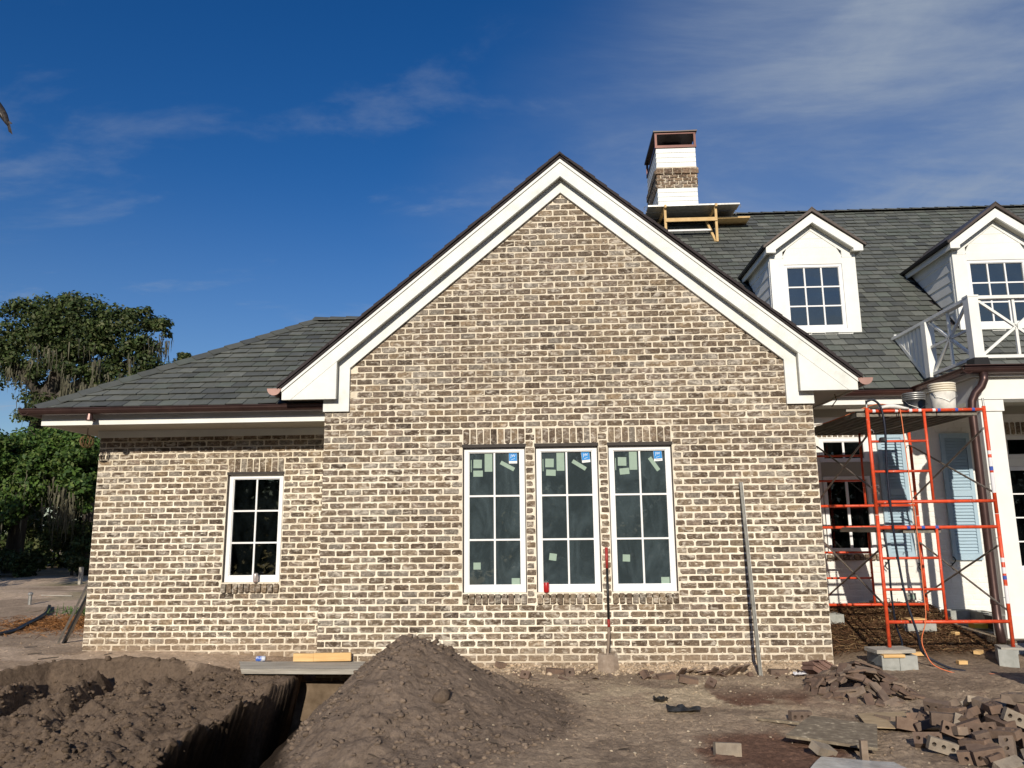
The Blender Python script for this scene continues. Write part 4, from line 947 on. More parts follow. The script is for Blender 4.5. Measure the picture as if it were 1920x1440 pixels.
# hose and cord
def sag(pts, n=8):
    """Catmull-Rom through the points"""
    P = [Vector(p) for p in pts]; P = [P[0]*2-P[1]]+P+[P[-1]*2-P[-2]]; out = []
    for i in range(1, len(P)-2):
        for k in range(n):
            t = k/n; a, b, c, d = P[i-1:i+3]
            out.append(.5*((2*b)+(c-a)*t+(2*a-5*b+4*c-d)*t*t+(3*b-a-3*c+d)*t**3))
    return out+[P[-2]]
tag(MB().tube(sag([(6.70, .06, 3.10), (6.78, .04, 3.12), (6.86, .03, 3.02), (6.88, .02, 2.75), (6.87, .05, 2.3), (6.87, .05, 1.7), (6.90, .06, 1.2), (6.93, .02, .75), (7.0, -.02, .38), (7.06, .02, .16), (7.25, -.10, .03), (7.4, -.2, .0)]), .014, 7).build('hose', 'hose', None, True), 'dark hose hanging down the near left side of the red scaffold', 'hose')
tag(MB().tube(sag([(6.80, .16, 1.60), (6.82, .14, 1.2), (6.84, .2, .8), (6.88, .25, .45), (6.95, .3, .2), (6.8, .2, .02), (6.6, .0, -.02)]), .012, 7).build('hose', 'hose', None, True), 'second dark hose hanging from the half-height bar of the scaffold', 'hose')
tag(MB().lathe([(.03, 0), (.045, .01), (.045, .05), (.03, .06)], (6.86, .06, 2.60), 10).build('hose_coupling', 'black_plastic'), 'black coupling hung on the upper ladder rung of the scaffold', 'coupling')
tag(MB().tube(sag([(6.10, 1.2, 3.05), (6.35, .9, 2.93), (6.60, .5, 2.99), (6.9, .3, 3.10), (7.08, .10, 3.04), (7.10, .055, 2.96), (7.11, .05, 2.6), (7.13, .06, 2.0), (7.15, .05, 1.4), (7.15, .05, .9), (7.12, .0, .55), (7.06, .02, .32), (7.05, -.05, .19), (7.10, -.15, .05), (7.3, -.32, -.01), (7.6, -.36, .0), (7.9, -.42, -.01), (8.3, -.42, .0)]), .0058, 6).build('extension_cord', 'orange', None, True), 'orange extension cord draped over the scaffold bar and along the ground', 'cord')

# ------------------------------------------------------------------ blocks under the scaffold and by the porch
def cmu(x, y, z, rz, label, size=(.195, .395, .19), cat='concrete block', group=None):
    t = thing('concrete_block', label, cat, (x, y, z), group); a, b, c = size
    M = Matrix.Translation((x, y, z)) @ Matrix.Rotation(rz, 4, 'Z')
    MB().obox((a, .035, c), M @ Matrix.Translation((0, -b/2+.0175, c/2))).build('end_face', 'cmu', t); MB().obox((a, .035, c), M @ Matrix.Translation((0, b/2-.0175, c/2))).build('end_face', 'cmu', t)
    for sx in (-1, 1): MB().obox((.032, b-.0705, c-.001), M @ Matrix.Translation((sx*(a/2-.0165), 0, c/2))).build('side_face', 'cmu', t)
    MB().obox((a-.07, .03, c-.01), M @ Matrix.Translation((0, 0, c/2))).build('web', 'cmu', t)
cmu(6.62, .07, -.035, .02, 'left of two grey concrete blocks under the near left scaffold leg'); cmu(6.83, .07, -.035, -.03, 'right of two grey concrete blocks under the near left scaffold leg')
tag(MB().obox((.46, .28, .04), Matrix.Translation((6.70, .06, .193)) @ Matrix.Rotation(.12, 4, 'Z')).build('board_scrap', 'old_wood'), 'weathered board scrap under the near left scaffold foot', 'board')
tag(MB().obox((.24, .10, .032), Matrix.Translation((6.66, -.10, .155)) @ Matrix.Rotation(.03, 4, 'Z')).build('wood_scrap', 'lumber'), 'short orange-brown lumber scrap on the blocks under the scaffold', 'wood scrap')
cmu(8.10, .22, .0, -.42, 'weathered concrete block under the near right scaffold leg')
tag(MB().obox((.24, .20, .025), Matrix.Translation((8.10, .14, .203)) @ Matrix.Rotation(-.2, 4, 'Z') @ Matrix.Rotation(.03, 4, 'X')).build('board_scrap', 'old_wood'), 'flat board scrap under the near right scaffold foot', 'board')
cmu(7.72, 1.55, gz(7.72, 1.55)-.06, 1.45, 'pale concrete block half sunk in straw under the middle of the scaffold')
tag(MB().obox((.26, .16, .035), Matrix.Translation((7.66, 1.52, gz(7.72, 1.55)+.15)) @ Matrix.Rotation(.2, 4, 'Z')).build('wood_scrap', 'lumber'), 'lumber scrap on the pale block in the straw', 'wood scrap')
cmu(6.72, 1.95, gz(6.72, 1.95)-.06, .05, 'concrete block in the straw right behind the brick corner')
cmu(8.72, 2.45, .19, 1.55, 'dark grey concrete block left of two on the porch edge by the white wall', (.195, .395, .19)); cmu(8.95, 2.2, .19, 0.1, 'dark grey concrete block right of two on the porch edge by the white wall')
tag(MB().box(8.62, 8.90, 1.86, 2.02, .193, .255).build('spirit_level_case', 'yellow'), 'yellow plastic case on the porch edge below the downspout', 'case')
bb = thing('tool_box', 'black tool box on the porch edge behind the downspout', 'box', (8.95, 1.75, .193)); MB().box(8.80, 9.10, 1.72, 1.92, .193, .35).build('body', 'black_plastic', bb); MB().box(8.79, 9.11, 1.71, 1.93, .351, .375).build('lid', 'black_plastic', bb); MB().box(8.86, 8.92, 1.715, 1.719, .25, .32).build('label_patch', 'decal_white', bb)
ob_ = thing('outlet_box', 'small grey electric box on the white wall near the ground', 'outlet box', (8.18, MW, .55)); MB().box(8.13, 8.25, MW-.06, MW-.005, .50, .60).build('body', 'galv', ob_); MB().box(8.15, 8.23, MW-.068, MW-.061, .52, .58).build('cover', 'paper_green', ob_)

# ------------------------------------------------------------------ things leaning on the walls
st = thing('steel_stud', 'galvanised steel stud leaning on the brick gable at the right', 'steel stud', (5.08, -.40, -.06))
A, B = Vector((5.085, -.40, gz(5.085, -.40)-.02)), Vector((5.095, -.03, 2.135))
MB().beam(A, B, .034, .004, (0, -1, 0)).build('web', 'stud_steel', st)
for sx in (-.017, .017): MB().beam(A+Vector((sx, -.014, 0)), B+Vector((sx, -.014, 0)), .004, .030, (0, -1, 0)).build('flange', 'galv' if sx > 0 else 'stud_steel', st)
ls = thing('metal_stud', 'dark steel stud leaning on the left corner of the brick wing', 'steel stud', (-4.05, 1.60, .06))
A, B = Vector((-4.14, 1.62, .05)), Vector((-3.42, 1.15, 1.08))
MB().beam(A, B, .09, .006, (-1, -.6, 0)).build('web', 'black_iron', ls)
for q in (-1, 1): MB().beam(A+Vector((-.015, .0, 0))+Vector((.03, .036, 0))*q, B+Vector((-.015, 0, 0))+Vector((.03, .036, 0))*q, .006, .03, (-1, -.6, 0)).build('flange', 'galv', ls)
sh = thing('shovel', 'flat shovel with red grip standing against the brick gable between the windows', 'shovel', (3.42, -.30, -.02))
top, sock, heel = Vector((3.465, -.035, 1.385)), Vector((3.455, -.165, .42)), Vector((3.43, -.21, .20))
def lerp(a, b, t): return a+(b-a)*t
MB().tube([top, lerp(top, sock, .25)], [.019, .017], 10).build('grip', 'grip_red', sh, True)
MB().tube([lerp(top, sock, .252), lerp(top, sock, .84)], .0145, 10).build('shaft', 'shaft', sh, True)
MB().tube([lerp(top, sock, .842), lerp(top, sock, .93)], .0165, 10).build('collar', 'grip_red', sh, True)
MB().tube([lerp(top, sock, .932), sock, heel, Vector((3.43, -.235, .12))], [.016, .018, .017, .008], 10).build('socket', 'steel_dirty', sh, True)
V = []
for j, (z, y, w, cv) in enumerate(((.205, -.205, .105, .0), (.19, -.215, .11, .02), (.08, -.262, .118, .014), (-.04, -.30, .122, .004))):
    for k in range(5):
        s_ = (k-2)/2; V.append((3.43+s_*w, y+cv*(s_*s_-1)+.012*(abs(s_) > .9), z))
V2 = [(x, y+.004, z) for x, y, z in V]
F = [(j*5+k, j*5+k+1, (j+1)*5+k+1, (j+1)*5+k) for j in range(3) for k in range(4)]
F += [tuple(20+i for i in f[::-1]) for f in F]+[(0, 20, 21, 1), (1, 21, 22, 2), (2, 22, 23, 3), (3, 23, 24, 4)]
MB().add(V+V2, F).build('blade', 'steel_dirty', sh)

# cans
def can(label, x, y, z, m, lying=None):
    t = thing('drink_can', label, 'can', (x, y, z)); M = Matrix.Translation((x, y, z))
    if lying is not None: M = M @ Matrix.Translation((0, 0, .033)) @ Matrix.Rotation(lying, 4, 'Z') @ Matrix.Rotation(PI/2, 4, 'Y') @ Matrix.Translation((0, 0, -.06))
    MB().lathe([(.024, 0), (.030, .006), (.033, .014), (.033, .104), (.028, .116)], n=18).xform(M).build('body', m, t, True)
    MB().lathe([(.028, .1165), (.029, .118), (.026, .121), (.024, .1205)], n=18).xform(M).build('lid', 'galv', t, True)
can('red drink can on the sill of the middle gable window', 2.742, .006, .866, 'can_red'); can('silver drink can on the sill of the small wing window', -1.115, S-.004, .949, 'can_silver')
can('blue and white drink can lying at the foot of the brick wing', -.80, .36, gz(-.8, .36)+.02, 'can_blue', .15)

# plank bridging the trench with two lumber pieces on it
tag(MB().add([(-.90, -.02, .03), (-.73, -.42, .03), (1.5, -.50, .03), (1.5, -.06, .03), (-.93, .0, .095), (-.745, -.425, .085), (1.5, -.505, .085), (1.5, -.05, .095)], [(0, 3, 2, 1), (4, 5, 6, 7), (0, 1, 5, 4), (1, 2, 6, 5), (2, 3, 7, 6), (3, 0, 4, 7)]).build('bridge_board', 'old_wood'), 'wide grey weathered board laid across the trench', 'board')
tag(MB().beam((-.255, -.062, .150), (-.012, -.062, .148), .03, .088).build('lumber_piece', 'lumber'), 'short yellow lumber piece with a knot, left of two on the grey board', 'lumber')
kn = bpy.data.objects[-1] if False else None
tag(MB().beam((-.008, -.066, .152), (.435, -.075, .158), .036, .092).build('lumber_piece', 'lumber'), 'longer yellow lumber piece, right of two on the grey board', 'lumber')

# ------------------------------------------------------------------ loose bricks
def cored_mesh(name, L_=.195, Wd=.09, Hh=.058, holes=3):
    mb = MB(); n = 8
    for c in range(holes):
        cx = -L_/2+L_*(c+.5)/holes; hx = L_/holes/2; hy = Wd/2
        sq = [(hx, 0), (hx, hy), (0, hy), (-hx, hy), (-hx, 0), (-hx, -hy), (0, -hy), (hx, -hy)]
        ci = [(.016*math.cos(2*PI*k/n), .016*math.sin(2*PI*k/n)) for k in range(n)]
        V = [(cx+x, y, Hh/2) for x, y in sq]+[(cx+x, y, Hh/2) for x, y in ci]+[(cx+x, y, -Hh/2) for x, y in sq]+[(cx+x, y, -Hh/2) for x, y in ci]
        F = []
        for k in range(n):
            j = (k+1) % n; F += [(k, j, n+j, n+k), (2*n+j, 2*n+k, 3*n+k, 3*n+j), (n+k, n+j, 3*n+j, 3*n+k)]
        mb.add(V, F, (1, 1, 1))
    a, b, h = L_/2, Wd/2, Hh/2
    mb.add([(-a, -b, -h), (a, -b, -h), (a, b, -h), (-a, b, -h), (-a, -b, h), (a, -b, h), (a, b, h), (-a, b, h)], [(0, 1, 5, 4), (1, 2, 6, 5), (2, 3, 7, 6), (3, 0, 4, 7)], (1, 1, 1))
    return mb
HEAPC = [(.165, .120, .095), (.140, .100, .080), (.185, .135, .105), (.150, .115, .095), (.20, .16, .13), (.27, .24, .20)]
def tint_mesh(mb, m, name, c):
    mb.t = [c]*len(mb.f); return mb.mesh(name, m)
COREM = [tint_mesh(cored_mesh('b'), 'heap_brick', 'cored_brick', c) for c in HEAPC]
SOLIDM = [tint_mesh(MB().box(-.0975, .0975, -.045, .045, -.029, .029), 'heap_brick', 'solid_brick', c) for c in HEAPC]
HALFM = [tint_mesh(cored_mesh('b', .105, .09, .058, 1), 'heap_brick', 'half_brick', c) for c in HEAPC]
def slip(c):
    mb = MB(); a, b, h = .095, .040, .0095; j = lambda s: random.uniform(-s, s)
    top = [(-a+j(.02), -b+j(.01)), (a+j(.02), -b+j(.01)), (a+j(.02), b+j(.01)), (-a+j(.02), b+j(.01))]
    V = [(x, y, -h) for x, y in top]+[(x*.97, y*.95, h+j(.002)) for x, y in top]
    mb.add(V, [(0, 3, 2, 1), (4, 5, 6, 7), (0, 1, 5, 4), (1, 2, 6, 5), (2, 3, 7, 6), (3, 0, 4, 7)], c); return mb.mesh('brick_slip', MT['heap_brick'])
SLIPM = [slip(random.choice(HEAPC[:5])) for _ in range(10)]
HM = {}
def drop(me, x, y, rz, tx, ty, size, name, label, cat, group, ground_fn=gz, sink=.01, stack=True):
    """set a piece down on whatever already lies there"""
    R_ = Euler((tx, ty, rz)).to_matrix(); a, b, c = size
    cor = [R_ @ Vector((sx*a/2, sy*b/2, sz*c/2)) for sx in (-1, 1) for sy in (-1, 1) for sz in (-1, 1)]
    low = min(v.z for v in cor); hi = max(v.z for v in cor); cell = .03; cells = set()
    for u in np.linspace(-.5, .5, 7):
        for v in np.linspace(-.5, .5, 5):
            p = R_ @ Vector((u*a, v*b, 0)); cells.add((round((x+p.x)/cell), round((y+p.y)/cell)))
    g = max(HM.get(k, -9) for k in cells); g0 = ground_fn(x, y)-sink
    z = (max(g-.012, g0) if stack else g0)-low*.8
    for k in cells: HM[k] = max(HM.get(k, -9), z+hi*.34)
    o = bpy.data.objects.new(name, me); COL.objects.link(o); o.location = (x, y, z); o.rotation_euler = (tx, ty, rz)
    return tag(o, label, cat, group)
rr = random.Random(5)
def heap(cx, cy, rx, ry, h, n, pick, size, name, label, cat, group, jit, edge=0.0):
    """pieces lie on the flank of a low cone, layer upon layer"""
    for i in range(n):
        t = math.sqrt(rr.random()); an = rr.uniform(0, 2*PI); lay = rr.random()**.45; x, y = cx+rx*t*math.cos(an), cy+ry*t*math.sin(an)
        z = gz(x, y)+(h*(1-t)**.85)*lay+size[2]*.42
        d = Vector((math.cos(an)*ry, math.sin(an)*rx, 0)).normalized(); sl = math.atan(h/max(rx, ry))*rr.uniform(.5, 1.5)*min(1, t*2.5)
        R_ = Matrix.Rotation(sl, 3, Vector((-d.y, d.x, 0))) @ Matrix.Rotation(rr.uniform(0, 2*PI), 3, 'Z') @ Euler((rr.gauss(0, jit), rr.gauss(0, jit), 0)).to_matrix()
        if rr.random() < edge: R_ = Matrix.Rotation(rr.gauss(-.1, .4), 3, 'Z') @ Matrix.Rotation(rr.gauss(0, .3), 3, 'Y') @ Matrix.Rotation(PI/2+rr.gauss(-.15, .25), 3, 'X'); z += .012
        o = bpy.data.objects.new(name, pick()); COL.objects.link(o); o.location = (x, y, z); o.rotation_euler = R_.to_euler(); tag(o, label, cat, group)
heap(6.28, -3.02, .74, .90, .36, 118, lambda: rr.choices([rr.choice(COREM), rr.choice(SOLIDM), rr.choice(HALFM)], [6, 2, 2])[0], (.195, .09, .058), 'loose_brick', 'loose brown cored brick in the tumbled heap at bottom right', 'brick', 'bricks in the bottom right heap', .22, .42)
heap(5.86, -1.16, .50, .60, .30, 105, lambda: rr.choice(SLIPM), (.19, .08, .019), 'brick_slip', 'thin brown brick slip in the heap right of the gable corner', 'brick slip', 'heap of brick slips', .17)
# bricks lying about, each singled out
for me, x, y, rz, tx, ty, lab in (
    (COREM[3], 4.94, -2.22, .25, PI/2, .05, 'cored brick standing on edge behind the mortar board'), (COREM[4], 5.62, -2.36, 1.9, .25, .1, 'cored brick lying on the tan cardboard'),
    (HALFM[3], 2.98, -.42, .3, PI/2-.2, 0, 'half brick with one round hole facing out near the wall foot'), (SOLIDM[1], 2.82, -.30, .05, 0, .08, 'dark whole brick lying in front of the middle window'),
    (HALFM[2], 2.20, -.12, .7, .1, .2, 'half brick on the mortar strip right of the soil pile'), (HALFM[0], 2.50, -.64, -.4, .9, .1, 'half brick with a hole at the right foot of the soil pile'),
    (SOLIDM[3], 5.30, -.33, .1, .0, .05, 'grey-brown brick lying right of the leaning steel stud'), (SOLIDM[5], 4.07, -3.30, .12, PI/2-.15, .06, 'pale mortar-covered brick at the bottom edge of the picture'),
    (HALFM[1], 5.12, -3.10, .5, .3, .2, 'brown half brick below the mortar board at right'), (SOLIDM[0], 4.02, -.60, .2, .1, -.08, 'flat reddish brick in the rubble right of the shovel'),
    (HALFM[1], 3.80, -.62, 1.0, .9, .2, 'reddish half brick just right of the shovel'), (HALFM[1], 4.42, -1.02, .9, .5, -.5, 'small red brick end on the sandy patch'),
    (SOLIDM[0], 4.22, -.86, -.1, .12, .2, 'reddish brick half buried in the sandy patch'), (SOLIDM[5], 4.75, -3.35, .6, .4, .3, 'white-stained brick by the clear plastic at the bottom')):
    size = (.195, .09, .058) if me in COREM or me in SOLIDM else (.105, .09, .058)
    drop(me, x, y, rz, tx, ty, size, 'loose_brick', lab, 'brick', None)
for i in range(9):                               # row of roof-tile offcuts against the wall
    drop(SLIPM[i % 10], 4.22+.085*i+rr.uniform(-.01, .01), -.40+rr.uniform(-.05, .05), rr.uniform(1.9, 2.3), rr.uniform(-.2, .2), rr.uniform(.3, .7), (.19, .08, .019), 'brick_slip', 'brick slip leaning in the row along the wall foot left of the stud', 'brick slip', 'slips along the wall foot', stack=False)
for i in range(26):
    x = rr.uniform(1.9, 5.7); drop(rr.choice(HALFM+SLIPM), x, rr.uniform(-.75, -.25), rr.uniform(0, PI), rr.uniform(-.6, .6), rr.uniform(-.5, .5), (.1, .08, .04), 'brick_chip', 'broken brick chip in the rubble along the foot of the gable', 'brick chip', 'chips along the gable foot', sink=.02, stack=False)
for o in [o for o in bpy.data.objects if o.name.startswith('brick_chip')]: s_ = rr.uniform(.35, .8); o.scale = (s_, s_*rr.uniform(.7, 1), s_)
# bundle of thin slabs against the corner
bd = thing('slab_bundle', 'bundle of thin reddish-brown slabs slumped against the brick corner', 'slab bundle', (5.70, -.62, 0))
for i in range(10):
    M = Matrix.Translation((5.66, -.62, gz(5.7, -.62)+.11)) @ Matrix.Rotation(.15, 4, 'Z') @ Matrix.Rotation(.55, 4, 'Y') @ Matrix.Rotation(-.20, 4, 'X')
    MB().obox((.34-.016*abs(i-4)+rr.uniform(-.02, .02), .22+rr.uniform(-.02, .02), .0155), M @ Matrix.Translation((rr.uniform(-.02, .02)+.012*i, rr.uniform(-.012, .012), .0165*i-.08)) @ Matrix.Rotation(rr.uniform(-.06, .06), 4, 'Z')).build('slab', 'bundle', bd)
# boards
def flat_board(name, pts, th, m, label, cat, lift=.03, n=6):
    """four corners (x, y) as a slightly warped board lying on the ground"""
    P = [Vector((x, y, gz(x, y)+lift)) for x, y in pts]; V = []
    for th_ in (0, -th):
        for j in range(n+1):
            for i in range(n+1):
                u, v = i/n, j/n; p = P[0]*(1-u)*(1-v)+P[1]*u*(1-v)+P[2]*u*v+P[3]*(1-u)*v
                V.append((p.x, p.y, p.z+th_+.012*math.sin(3*u+2*v)*math.sin(2.5*v)))
    k = (n+1)**2; F = []
    for j in range(n):
        for i in range(n):
            a = j*(n+1)+i; F += [(a, a+1, a+n+2, a+n+1), (k+a+n+1, k+a+n+2, k+a+1, k+a)]
    bd_ = [i for i in range(n+1)]+[j*(n+1)+n for j in range(1, n+1)]+[n*(n+1)+i for i in range(n-1, -1, -1)]+[j*(n+1) for j in range(n-1, 0, -1)]
    for a, b in zip(bd_, bd_[1:]+bd_[:1]): F.append((b, a, k+a, k+b))
    return tag(MB().add(V, F).build(name, m), label, cat)
flat_board('mortar_board', [(4.58, -3.02), (5.12, -3.40), (5.42, -2.66), (4.98, -2.40)], .02, 'ply', 'mortar-stained plywood board lying flat among the rubble', 'board', .075)
flat_board('cardboard_sheet', [(5.36, -2.62), (5.98, -2.80), (6.02, -2.06), (5.46, -2.12)], .006, 'card', 'tan crumpled cardboard sheet beside the mortar board', 'cardboard', .03)
tag(MB().box(4.94, 4.985, -3.58, -3.54, gz(4.96, -3.56)-.05, gz(4.96, -3.56)+.16).build('wood_stake', 'steel_dirty'), 'grey wood stake standing below the mortar board', 'stake')
flat_board('plastic_sheet', [(4.42, -3.95), (5.25, -4.0), (5.12, -3.66), (4.66, -3.58)], .004, 'tarp', 'shiny clear plastic sheet at the bottom edge of the picture', 'plastic sheet', .05)
tag(MB().beam((4.86, -2.46, gz(4.86, -2.46)+.03), (4.58, -2.22, gz(4.58, -2.22)+.02), .04, .02).build('wood_strip', 'ply'), 'narrow wood strip under the left corner of the mortar board', 'wood strip')
def rag(name, x, y, w, h, m, label, cat, seed):
    n = 9; V = []
    for j in range(n):
        for i in range(n):
            px_, py_ = x+(i/(n-1)-.5)*w, y+(j/(n-1)-.5)*h
            V.append((px_, py_, gz(px_, py_)+.02+.05*abs(float(vn(np.array(i*.55), np.array(j*.55), seed)))*2))
    F = [(j*n+i, j*n+i+1, (j+1)*n+i+1, (j+1)*n+i) for j in range(n-1) for i in range(n-1)]
    return tag(MB().add(V, F).build(name, m, None, True), label, cat)
rag('black_plastic_scrap', 3.98, -1.95, .30, .12, 'black_plastic', 'crumpled black plastic scrap on the soil right of the pile', 'plastic scrap', 3)
rag('plastic_scrap', 5.52, -.50, .20, .10, 'decal_white', 'white plastic scrap by the brick right of the stud', 'plastic scrap', 5)
rag('black_sheet', 6.45, .02, .45, .30, 'black_plastic', 'black plastic sheet bunched up behind the heap of brick slips', 'plastic sheet', 7)
rag('plastic_scrap', 3.82, -1.62, .14, .12, 'black_plastic', 'small torn dark plastic scrap above the black one', 'plastic scrap', 9)
# mortar tub and stack at the right edge
tb = thing('mortar_tub', 'grey mortar tub with pale rim at the right edge of the picture', 'tub', (8.0, -1.9, 0))
V = []
for z, k in ((-.04, 0), (.44, .05), (.44, .02), (.0, -.03)):
    V += [(7.60-k, -2.62-k, z), (8.5+k, -2.62-k, z), (8.5+k, -1.36+k, z), (7.60-k, -1.36+k, z)]
F = [(0, 3, 2, 1), (12, 13, 14, 15)]+[(4*j+i, 4*j+(i+1) % 4, 4*j+4+(i+1) % 4, 4*j+4+i) for j in range(3) for i in range(4)]
MB().add(V, F).build('body', 'tub', tb); MB().box(7.53, 8.57, -2.69, -2.63, .44, .465).box(7.53, 7.59, -2.629, -1.29, .44, .465).build('rim', 'galv', tb)
for i in range(16):
    x, y = 7.72+.11*(i % 4)+rr.uniform(-.01, .01), -1.56-.23*(i//4 % 2); z = .07+.062*(i//8)
    z += .32
    o = bpy.data.objects.new('tub_brick', COREM[i % 4]); COL.objects.link(o); o.location = (x, y, z); o.rotation_euler = (0, 0, PI/2+rr.uniform(-.06, .06)); tag(o, 'dark brick stacked in the grey tub at the right edge', 'brick', 'bricks in the tub')
for i in range(8):
    o = bpy.data.objects.new('stacked_brick', SOLIDM[1]); COL.objects.link(o); o.location = (8.56+.01*rr.uniform(-1, 1), .02+.01*rr.uniform(-1, 1), .06+.06*i); o.rotation_euler = (0, 0, rr.uniform(-.08, .08)); tag(o, 'dark brick in the single column stack left in front of the porch column', 'brick', 'column stack by the porch')
# scraps of lumber and mortar in the straw
for x, y, s_, rz, lab in ((7.22, .55, .16, .1, 'yellow lumber offcut lying left under the scaffold'), (7.56, .18, .10, 0, 'small square lumber offcut under the middle of the scaffold'), (7.98, .60, .14, .8, 'lumber offcut near the right scaffold block'), (8.1, 1.35, .07, .3, 'rounded pale lump by the downspout foot')):
    tag(MB().obox((s_, .07, .04), Matrix.Translation((x, y, gz(x, y)+.025)) @ Matrix.Rotation(rz, 4, 'Z')).build('wood_offcut', 'lumber'), lab, 'wood offcut')

# left yard
tag(MB().tube(sag([(-7.2, 6.0, gz(-7.2, 6)+.03), (-6.45, 4.75, gz(-6.45, 4.75)+.04), (-5.85, 3.4, gz(-5.85, 3.4)+.04), (-5.6, 2.5, gz(-5.6, 2.5)+.03), (-5.9, 1.6, gz(-5.9, 1.6)+.02)]), .034, 8).build('drain_pipe', 'black_plastic', None, True), 'black flexible drain pipe lying on the soil at far left', 'pipe')
tag(MB().tube([(-8.7, 8.0, gz(-8.7, 8)+.02), (-7.9, 7.85, gz(-7.9, 7.85)+.02)], .012, 6).build('white_stick', 'old_wood'), 'thin white stick lying on the sand at left', 'stick')
sv = thing('valve_stub', 'grey pipe stub standing in the sand at far left', 'pipe stub', (-7.95, 6.5, 0)); MB().tube([(-7.95, 6.5, gz(-7.95, 6.5)-.05), (-7.95, 6.5, gz(-7.95, 6.5)+.18)], .035, 8).build('stub', 'galv', sv); MB().lathe([(.04, 0), (.05, .02), (.045, .05), (.02, .06)], (-7.95, 6.5, gz(-7.95, 6.5)+.18), 10).build('valve_cap', 'galv', sv)
tag(MB().box(-9.69, -9.62, 10.95, 11.05, .1, .70).build('marker_post', 'old_wood'), 'pale marker post in front of the dark trees', 'post')
for i, (x, y, ln, an) in enumerate(((-3.9, .55, .16, .2), (-3.5, .15, .22, .5), (-4.4, 1.2, .2, -.1), (-2.9, .55, .1, 1.0), (-4.6, .2, .14, .1))):
    z = gz(x, y)+.012; tag(MB().tube([(x, y, z), (x+ln*math.cos(an), y+ln*math.sin(an), z+.01)], .006, 5).build('twig', 'bark'), 'thin dry twig on the pale soil left of the wing', 'twig', 'twigs on the pale soil')
# coil hanging from the wing soffit
cw = thing('hanging_coil', 'brown wire coil hanging on a string under the left eave', 'wire coil', (-3.36, .52, 2.82))
MB().tube([(-3.36, .52, 3.0), (-3.36, .52, 2.88)], .004, 5).build('string', 'vine', cw)
pts = [(-3.36+.085*math.sin(t*1.0)*math.cos(t*.23), .52+.085*math.sin(t)*math.sin(t*.23), 2.82+.085*math.cos(t)) for t in np.linspace(0, 60, 300)]
MB().tube(pts, .004, 4).build('coil', 'vine', cw)
# bird
bi = thing('bird', 'dark bird flying at the left edge of the sky', 'bird', (-9.35, 6, 10.9))
ax = [(-9.70, 6, 11.42, .03), (-9.60, 6, 11.28, .07), (-9.47, 6, 11.07, .095), (-9.36, 6, 10.90, .085), (-9.26, 6, 10.73, .05), (-9.22, 6, 10.66, .03)]
MB().tube([a[:3] for a in ax], [a[3] for a in ax], 10).build('body', 'bird', bi, True)
MB().add([(-9.27, 5.97, 10.76), (-9.20, 5.98, 10.75), (-9.10, 6.0, 10.43), (-9.22, 6.02, 10.52), (-9.25, 6.03, 10.74)], [(0, 1, 2, 3), (0, 3, 4), (1, 4, 3, 2)]).build('tail', 'bird', bi)
MB().add([(-9.26, 5.97, 10.74), (-9.24, 6.0, 10.79), (-9.12, 5.98, 10.70), (-9.14, 5.97, 10.67)], [(0, 1, 2, 3), (3, 2, 1, 0)]).build('tail_feather', 'bird', bi)
MB().add([(-9.52, 5.88, 11.20), (-9.30, 5.90, 10.80), (-9.33, 5.89, 10.88), (-9.46, 5.86, 11.02), (-10.1, 5.5, 11.3), (-9.9, 5.7, 11.5)], [(0, 1, 2, 3), (0, 3, 4, 5)]).build('wing', 'bird_pale', bi)

# ------------------------------------------------------------------ soil clods, crumbs, straw
ICO = np.array([(0, -.526, .851), (0, .526, .851), (0, -.526, -.851), (0, .526, -.851), (-.526, .851, 0), (.526, .851, 0), (-.526, -.851, 0), (.526, -.851, 0), (-.851, 0, -.526), (-.851, 0, .526), (.851, 0, -.526), (.851, 0, .526)])
ICF = np.array([(0, 11, 1), (0, 1, 9), (0, 9, 6), (0, 6, 7), (0, 7, 11), (1, 11, 5), (1, 5, 4), (1, 4, 9), (9, 4, 8), (9, 8, 6), (6, 8, 2), (6, 2, 7), (7, 2, 10), (7, 10, 11), (11, 10, 5), (3, 5, 10), (3, 10, 2), (3, 2, 8), (3, 8, 4), (3, 4, 5)])
def clods(name, xy, size, tones, label=None, flat=.7, m='soil', sink=.25):
    n = len(xy); V = np.repeat(ICO[None], n, 0)*(1+.62*RNG.normal(size=(n, 12, 1)).clip(-1.1, 1.1)*.6)
    a = RNG.uniform(0, 2*PI, n); ca, sa = np.cos(a), np.sin(a)
    X = V[..., 0]*ca[:, None]-V[..., 1]*sa[:, None]; Y = V[..., 0]*sa[:, None]+V[..., 1]*ca[:, None]
    s = size[:, None]; sy = RNG.uniform(.6, 1.1, (n, 1)); z0 = terrain(xy[:, 0], xy[:, 1])
    P = np.stack([xy[:, 0:1]+X*s, xy[:, 1:2]+Y*s*sy, z0[:, None]+(V[..., 2]*flat+(flat-2*flat*sink)*.6)*s], -1)
    F = (ICF[None]+12*np.arange(n)[:, None, None]).reshape(-1, 3)
    o = arr_obj(name, P.reshape(-1, 3), F, m, np.repeat(tones, 12, 0), kind='stuff')
    o['label'] = label; o['category'] = 'soil'; return o
def scatter(n, x0, x1, y0, y1, keep):
    x = RNG.uniform(x0, x1, n); y = RNG.uniform(y0, y1, n); k = keep(x, y) > RNG.random(n); return np.stack([x[k], y[k]], -1)
def bank_w(x, y):
    ry = np.interp(x, RX, RY); t = ry-y; xl = np.interp(-y, [.45, 1.9, 3.0, 4.5], [-.15, -.40, -.48, -.55])
    return ((t > -.05) & (x < xl+.02))*(.25+.75*sst(-.05, .2, fbm(x, y, 1.4, 3, 90)))
xy = scatter(9000, -3.8, -.1, -3.9, .35, bank_w); sz = .008+.030*RNG.random(len(xy))**3
